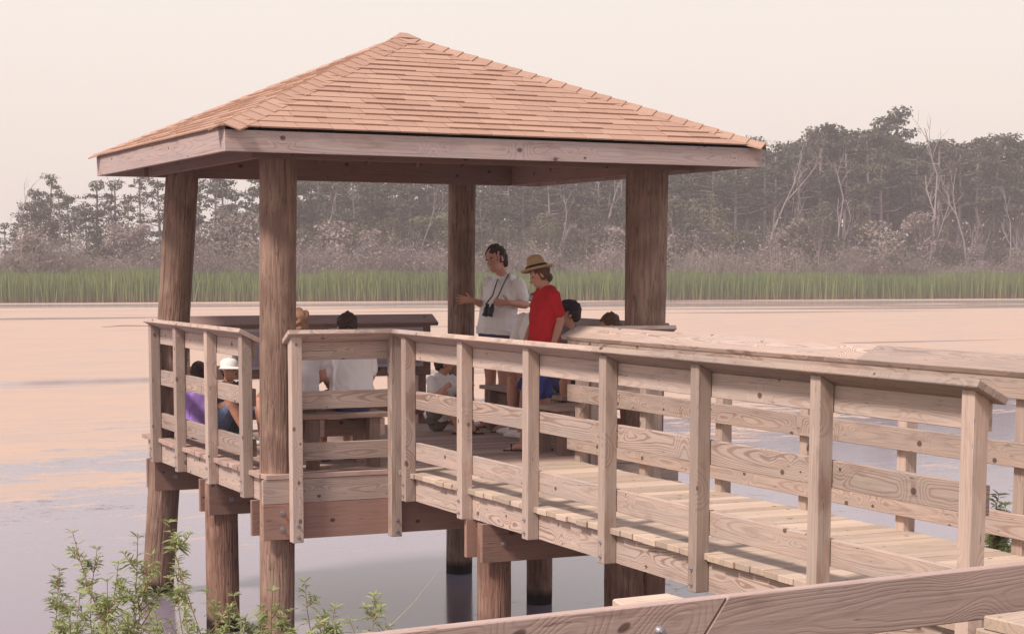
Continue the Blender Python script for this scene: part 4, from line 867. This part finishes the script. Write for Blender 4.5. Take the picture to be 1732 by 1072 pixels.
# cattails
mb = MB()
for _ in range(34000):
    px_ = random.uniform(-60, 1800); dy = random.uniform(.1, 7.5) ** 1.0; x = xz(px_, dy); hgt = 2.6 + .5 * mnoise.noise(Vector((x * .45, dy * .4, 7))) + .28 * mnoise.noise(Vector((x * .09, 0, 0))) * 2 + random.uniform(-.55, .25); z0 = WATER_Z + (0 if dy < 1.5 else .1); wd = random.uniform(.025, .05); lx = random.gauss(0, .22); ly = random.gauss(0, .15); P = Vector((x, shore(x) + dy - .4 + .6 * mnoise.noise(Vector((x * .2, 3, 0))), z0)); r_ = min(1, max(0, .5 + .5 * mnoise.noise(Vector((x * .15, dy * .3, 1))) + random.uniform(-.4, .4)))
    ax_ = Vector((random.uniform(.4, 1), random.uniform(-.6, .6), 0)).normalized() * wd
    mb.add([P - ax_, P + ax_, P + ax_ * .9 + Vector((lx * .4, ly * .4, hgt * .55)), P - ax_ * .9 + Vector((lx * .4, ly * .4, hgt * .55)), P + Vector((lx, ly, hgt))], [(0, 1, 2, 3), (3, 2, 4)], [(0, 0, 0), (0, 0, 0), (0, 0, .55), (0, 0, .55), (0, 0, 1)], r_)
t_ = REED.node_tree; g_ = N(t_, 'ShaderNodeAttribute', attribute_name='gc'); s_ = N(t_, 'ShaderNodeSeparateXYZ'); L(t_, g_.outputs['Vector'], s_.inputs[0])
mr = N(t_, 'ShaderNodeMapRange', inp={1: .0, 2: .38, 3: .9, 4: 0}); L(t_, s_.outputs[2], mr.inputs[0]); pb = t_.nodes['Principled BSDF']; src = pb.inputs['Base Color'].links[0].from_socket
cc_ = mixc(t_, mr.outputs[0], src, (.30, .21, .11)); L(t_, cc_, pb.inputs['Base Color'])
tag(mb.build('cattails', REED), 'long green belt of cattails along the far edge of the pond', 'cattails', kind='stuff')
# leafy weeds on the near bank
def weed(label, tip, root, seed, big=1.0, group='leafy weeds in front of the piles'):
    random.seed(seed); tip = Vector(tip); root = Vector(root); mt = MB(); ml = MB(); ln = (tip - root).length; bend = Vector((random.uniform(-.1, .1), random.uniform(-.1, .1), 0))
    axis = [root + (tip - root) * f + bend * math.sin(math.pi * f) + Vector((.02 * math.sin(9 * f + seed), .02 * math.cos(7 * f), 0)) for f in np.linspace(0, 1, 14)]
    mt.tube(axis, [.006 * (1 - .75 * i / 13) for i in range(14)], 5, cap=False)
    def leaf(p, d, l, r_):
        d = d.normalized(); sd_ = d.cross(UZ); sd_ = sd_.normalized() if sd_.length > .1 else UX.copy(); wd = l * .105; nu = sd_.cross(d); sd_.rotate(Matrix.Rotation(random.uniform(-.9, .9), 3, d)); dr = -UZ * l * random.uniform(.10, .45)
        a = p; m1 = p + d * l * .4 - UZ * .0; m2 = p + d * l * .75 + dr * .45; e_ = p + d * l + dr
        ml.add([a, m1 - sd_ * wd, m1 + sd_ * wd, m2 - sd_ * wd * .6, m2 + sd_ * wd * .6, e_, m1 + nu * wd * -.4, m2 + nu * wd * -.3], [(0, 1, 6), (0, 6, 2), (1, 3, 7, 6), (6, 7, 4, 2), (3, 5, 7), (7, 5, 4)], None, r_)
    def dress(pts, n, l):
        for j in range(n):
            f = random.uniform(.12, 1) ** .8; q = f * (len(pts) - 1); i = min(int(q), len(pts) - 2); p = pts[i].lerp(pts[i + 1], q - i); t_ = (pts[i + 1] - pts[i]).normalized(); a = j * 2.4; o1 = t_.orthogonal().normalized(); o1.rotate(Matrix.Rotation(a, 3, t_))
            leaf(p, o1 + t_ * random.uniform(.2, .9), l * random.uniform(.6, 1.15) * (1.1 - .45 * f), random.random())
        for j in range(7): a = j * .9; o1 = Vector((math.cos(a), math.sin(a), random.uniform(.3, 1.2))); leaf(pts[-1], o1, l * random.uniform(.45, .75), random.uniform(.4, 1))
    up_ = axis[4:]; dress(up_, 60, .080 * big)
    for j in range(20):
        i = random.randint(3, 12); p = axis[i]; a = j * 2.4 + random.uniform(-.5, .5); l = ln * random.uniform(.09, .21) * (1.25 - i / 13); d = Vector((math.cos(a), math.sin(a), random.uniform(.7, 1.3))).normalized()
        pts = [p, p + d * l * .5, p + d * l + UZ * l * .12]; pts = [pts[0], pts[0].lerp(pts[1], .5) + UZ * .0, pts[1], pts[1].lerp(pts[2], .5), pts[2]]
        mt.tube(pts, [.003, .0028, .0025, .002, .0012], 4, cap=False); dress(pts, 24, .060 * big)
    t = thing('weed_plant', label, 'plant', root, group); mt.build('stem', STEM, t); ml.build('leaves', WEED, t)
WL = 'feathery green weed in the cluster at the lower left'; WM = 'feathery green weed in front of the piles at the bottom'
for j, (px_, py_) in enumerate(((128, 902), (162, 930), (226, 910), (197, 955), (104, 965), (145, 1005), (292, 884), (302, 950), (240, 985), (345, 1003), (398, 1008), (470, 1000), (524, 985), (492, 1035), (562, 1030), (628, 1010), (440, 1040), (600, 1050), (270, 1030), (180, 1020), (115, 1035), (210, 1040), (255, 940), (318, 1035), (380, 1045), (420, 1050), (540, 1055), (460, 1060), (95, 1005), (185, 985))):
    k_ = 8.0 + .9 * math.sin(j * 2.1); tip = at(px_, py_, k_); random.seed(j + 500); root = Vector((tip.x + random.uniform(-.22, .22), tip.y - random.uniform(.1, .5), -1.14)); 
    lab = next(n for e, n in ((140, 'at the left edge of the lower left cluster'), (215, 'in the middle of the lower left cluster'), (262, 'just left of the leftmost pile'), (330, 'rising in front of the leftmost pile'), (420, 'in front of the second pile from the left'), (505, 'in front of the near pole'), (900, 'right of the near pole above the handrail')) if px_ < e)
    weed('feathery green weed ' + lab, tip, root, 600 + j, 1.0, 'weeds ' + lab)
random.seed(5); p0 = at(1694, 838, 11.5); weed('small yellow-green bush seen through the far railing at the right', p0, (p0.x, p0.y, -1.3), 801, 1.7, None)
for j, q in enumerate(((1684, 858), (1704, 855), (1694, 880), (1680, 915), (1706, 912))): p0 = at(q[0], q[1], 11.6); weed('low leafy stem around the small yellow-green bush at the right', p0, (p0.x + .05, p0.y, -1.3), 810 + j, 1.5, 'stems of the right bush')
mb = MB(); p0 = at(652, 1066, 8.4); mb.tube([p0 - UZ * .5 - CR * .1, p0, at(700, 1018, 8.4), at(746, 958, 8.4)], [.002, .0018, .0012, .0006], 5); tag(mb.build('grass_stalk', plain('dry_grass', (.52, .42, .30), .8)), 'single dry grass stalk leaning right above the foreground handrail', 'grass stalk')
mb = MB(); a_, b_ = floor_at(172, 553, WATER_Z + .02), floor_at(262, 551, WATER_Z + .02); mb.tube([a_, a_.lerp(b_, .4) + UZ * .05, b_], [.01, .025, .015], 6); tag(mb.build('floating_branch', BARK), 'thin dark branch floating on the algae left of the gazebo', 'branch')

# ------------------------------------------------------------------ air
mb = MB(); mb.box((-420, -90, WATER_Z - 1.9), (720, 745, 24)); hz = mb.build('haze', None)
hm = bpy.data.materials.new('haze_air'); hm.use_nodes = True; t_ = hm.node_tree; t_.nodes.clear(); pv = N(t_, 'ShaderNodeVolumePrincipled', inp={'Color': (.90, .84, .86, 1), 'Density': .00095, 'Anisotropy': .1}); oo = N(t_, 'ShaderNodeOutputMaterial'); L(t_, pv.outputs[0], oo.inputs['Volume'])
hz.data.materials.clear(); hz.data.materials.append(hm); tag(hz, kind='stuff')
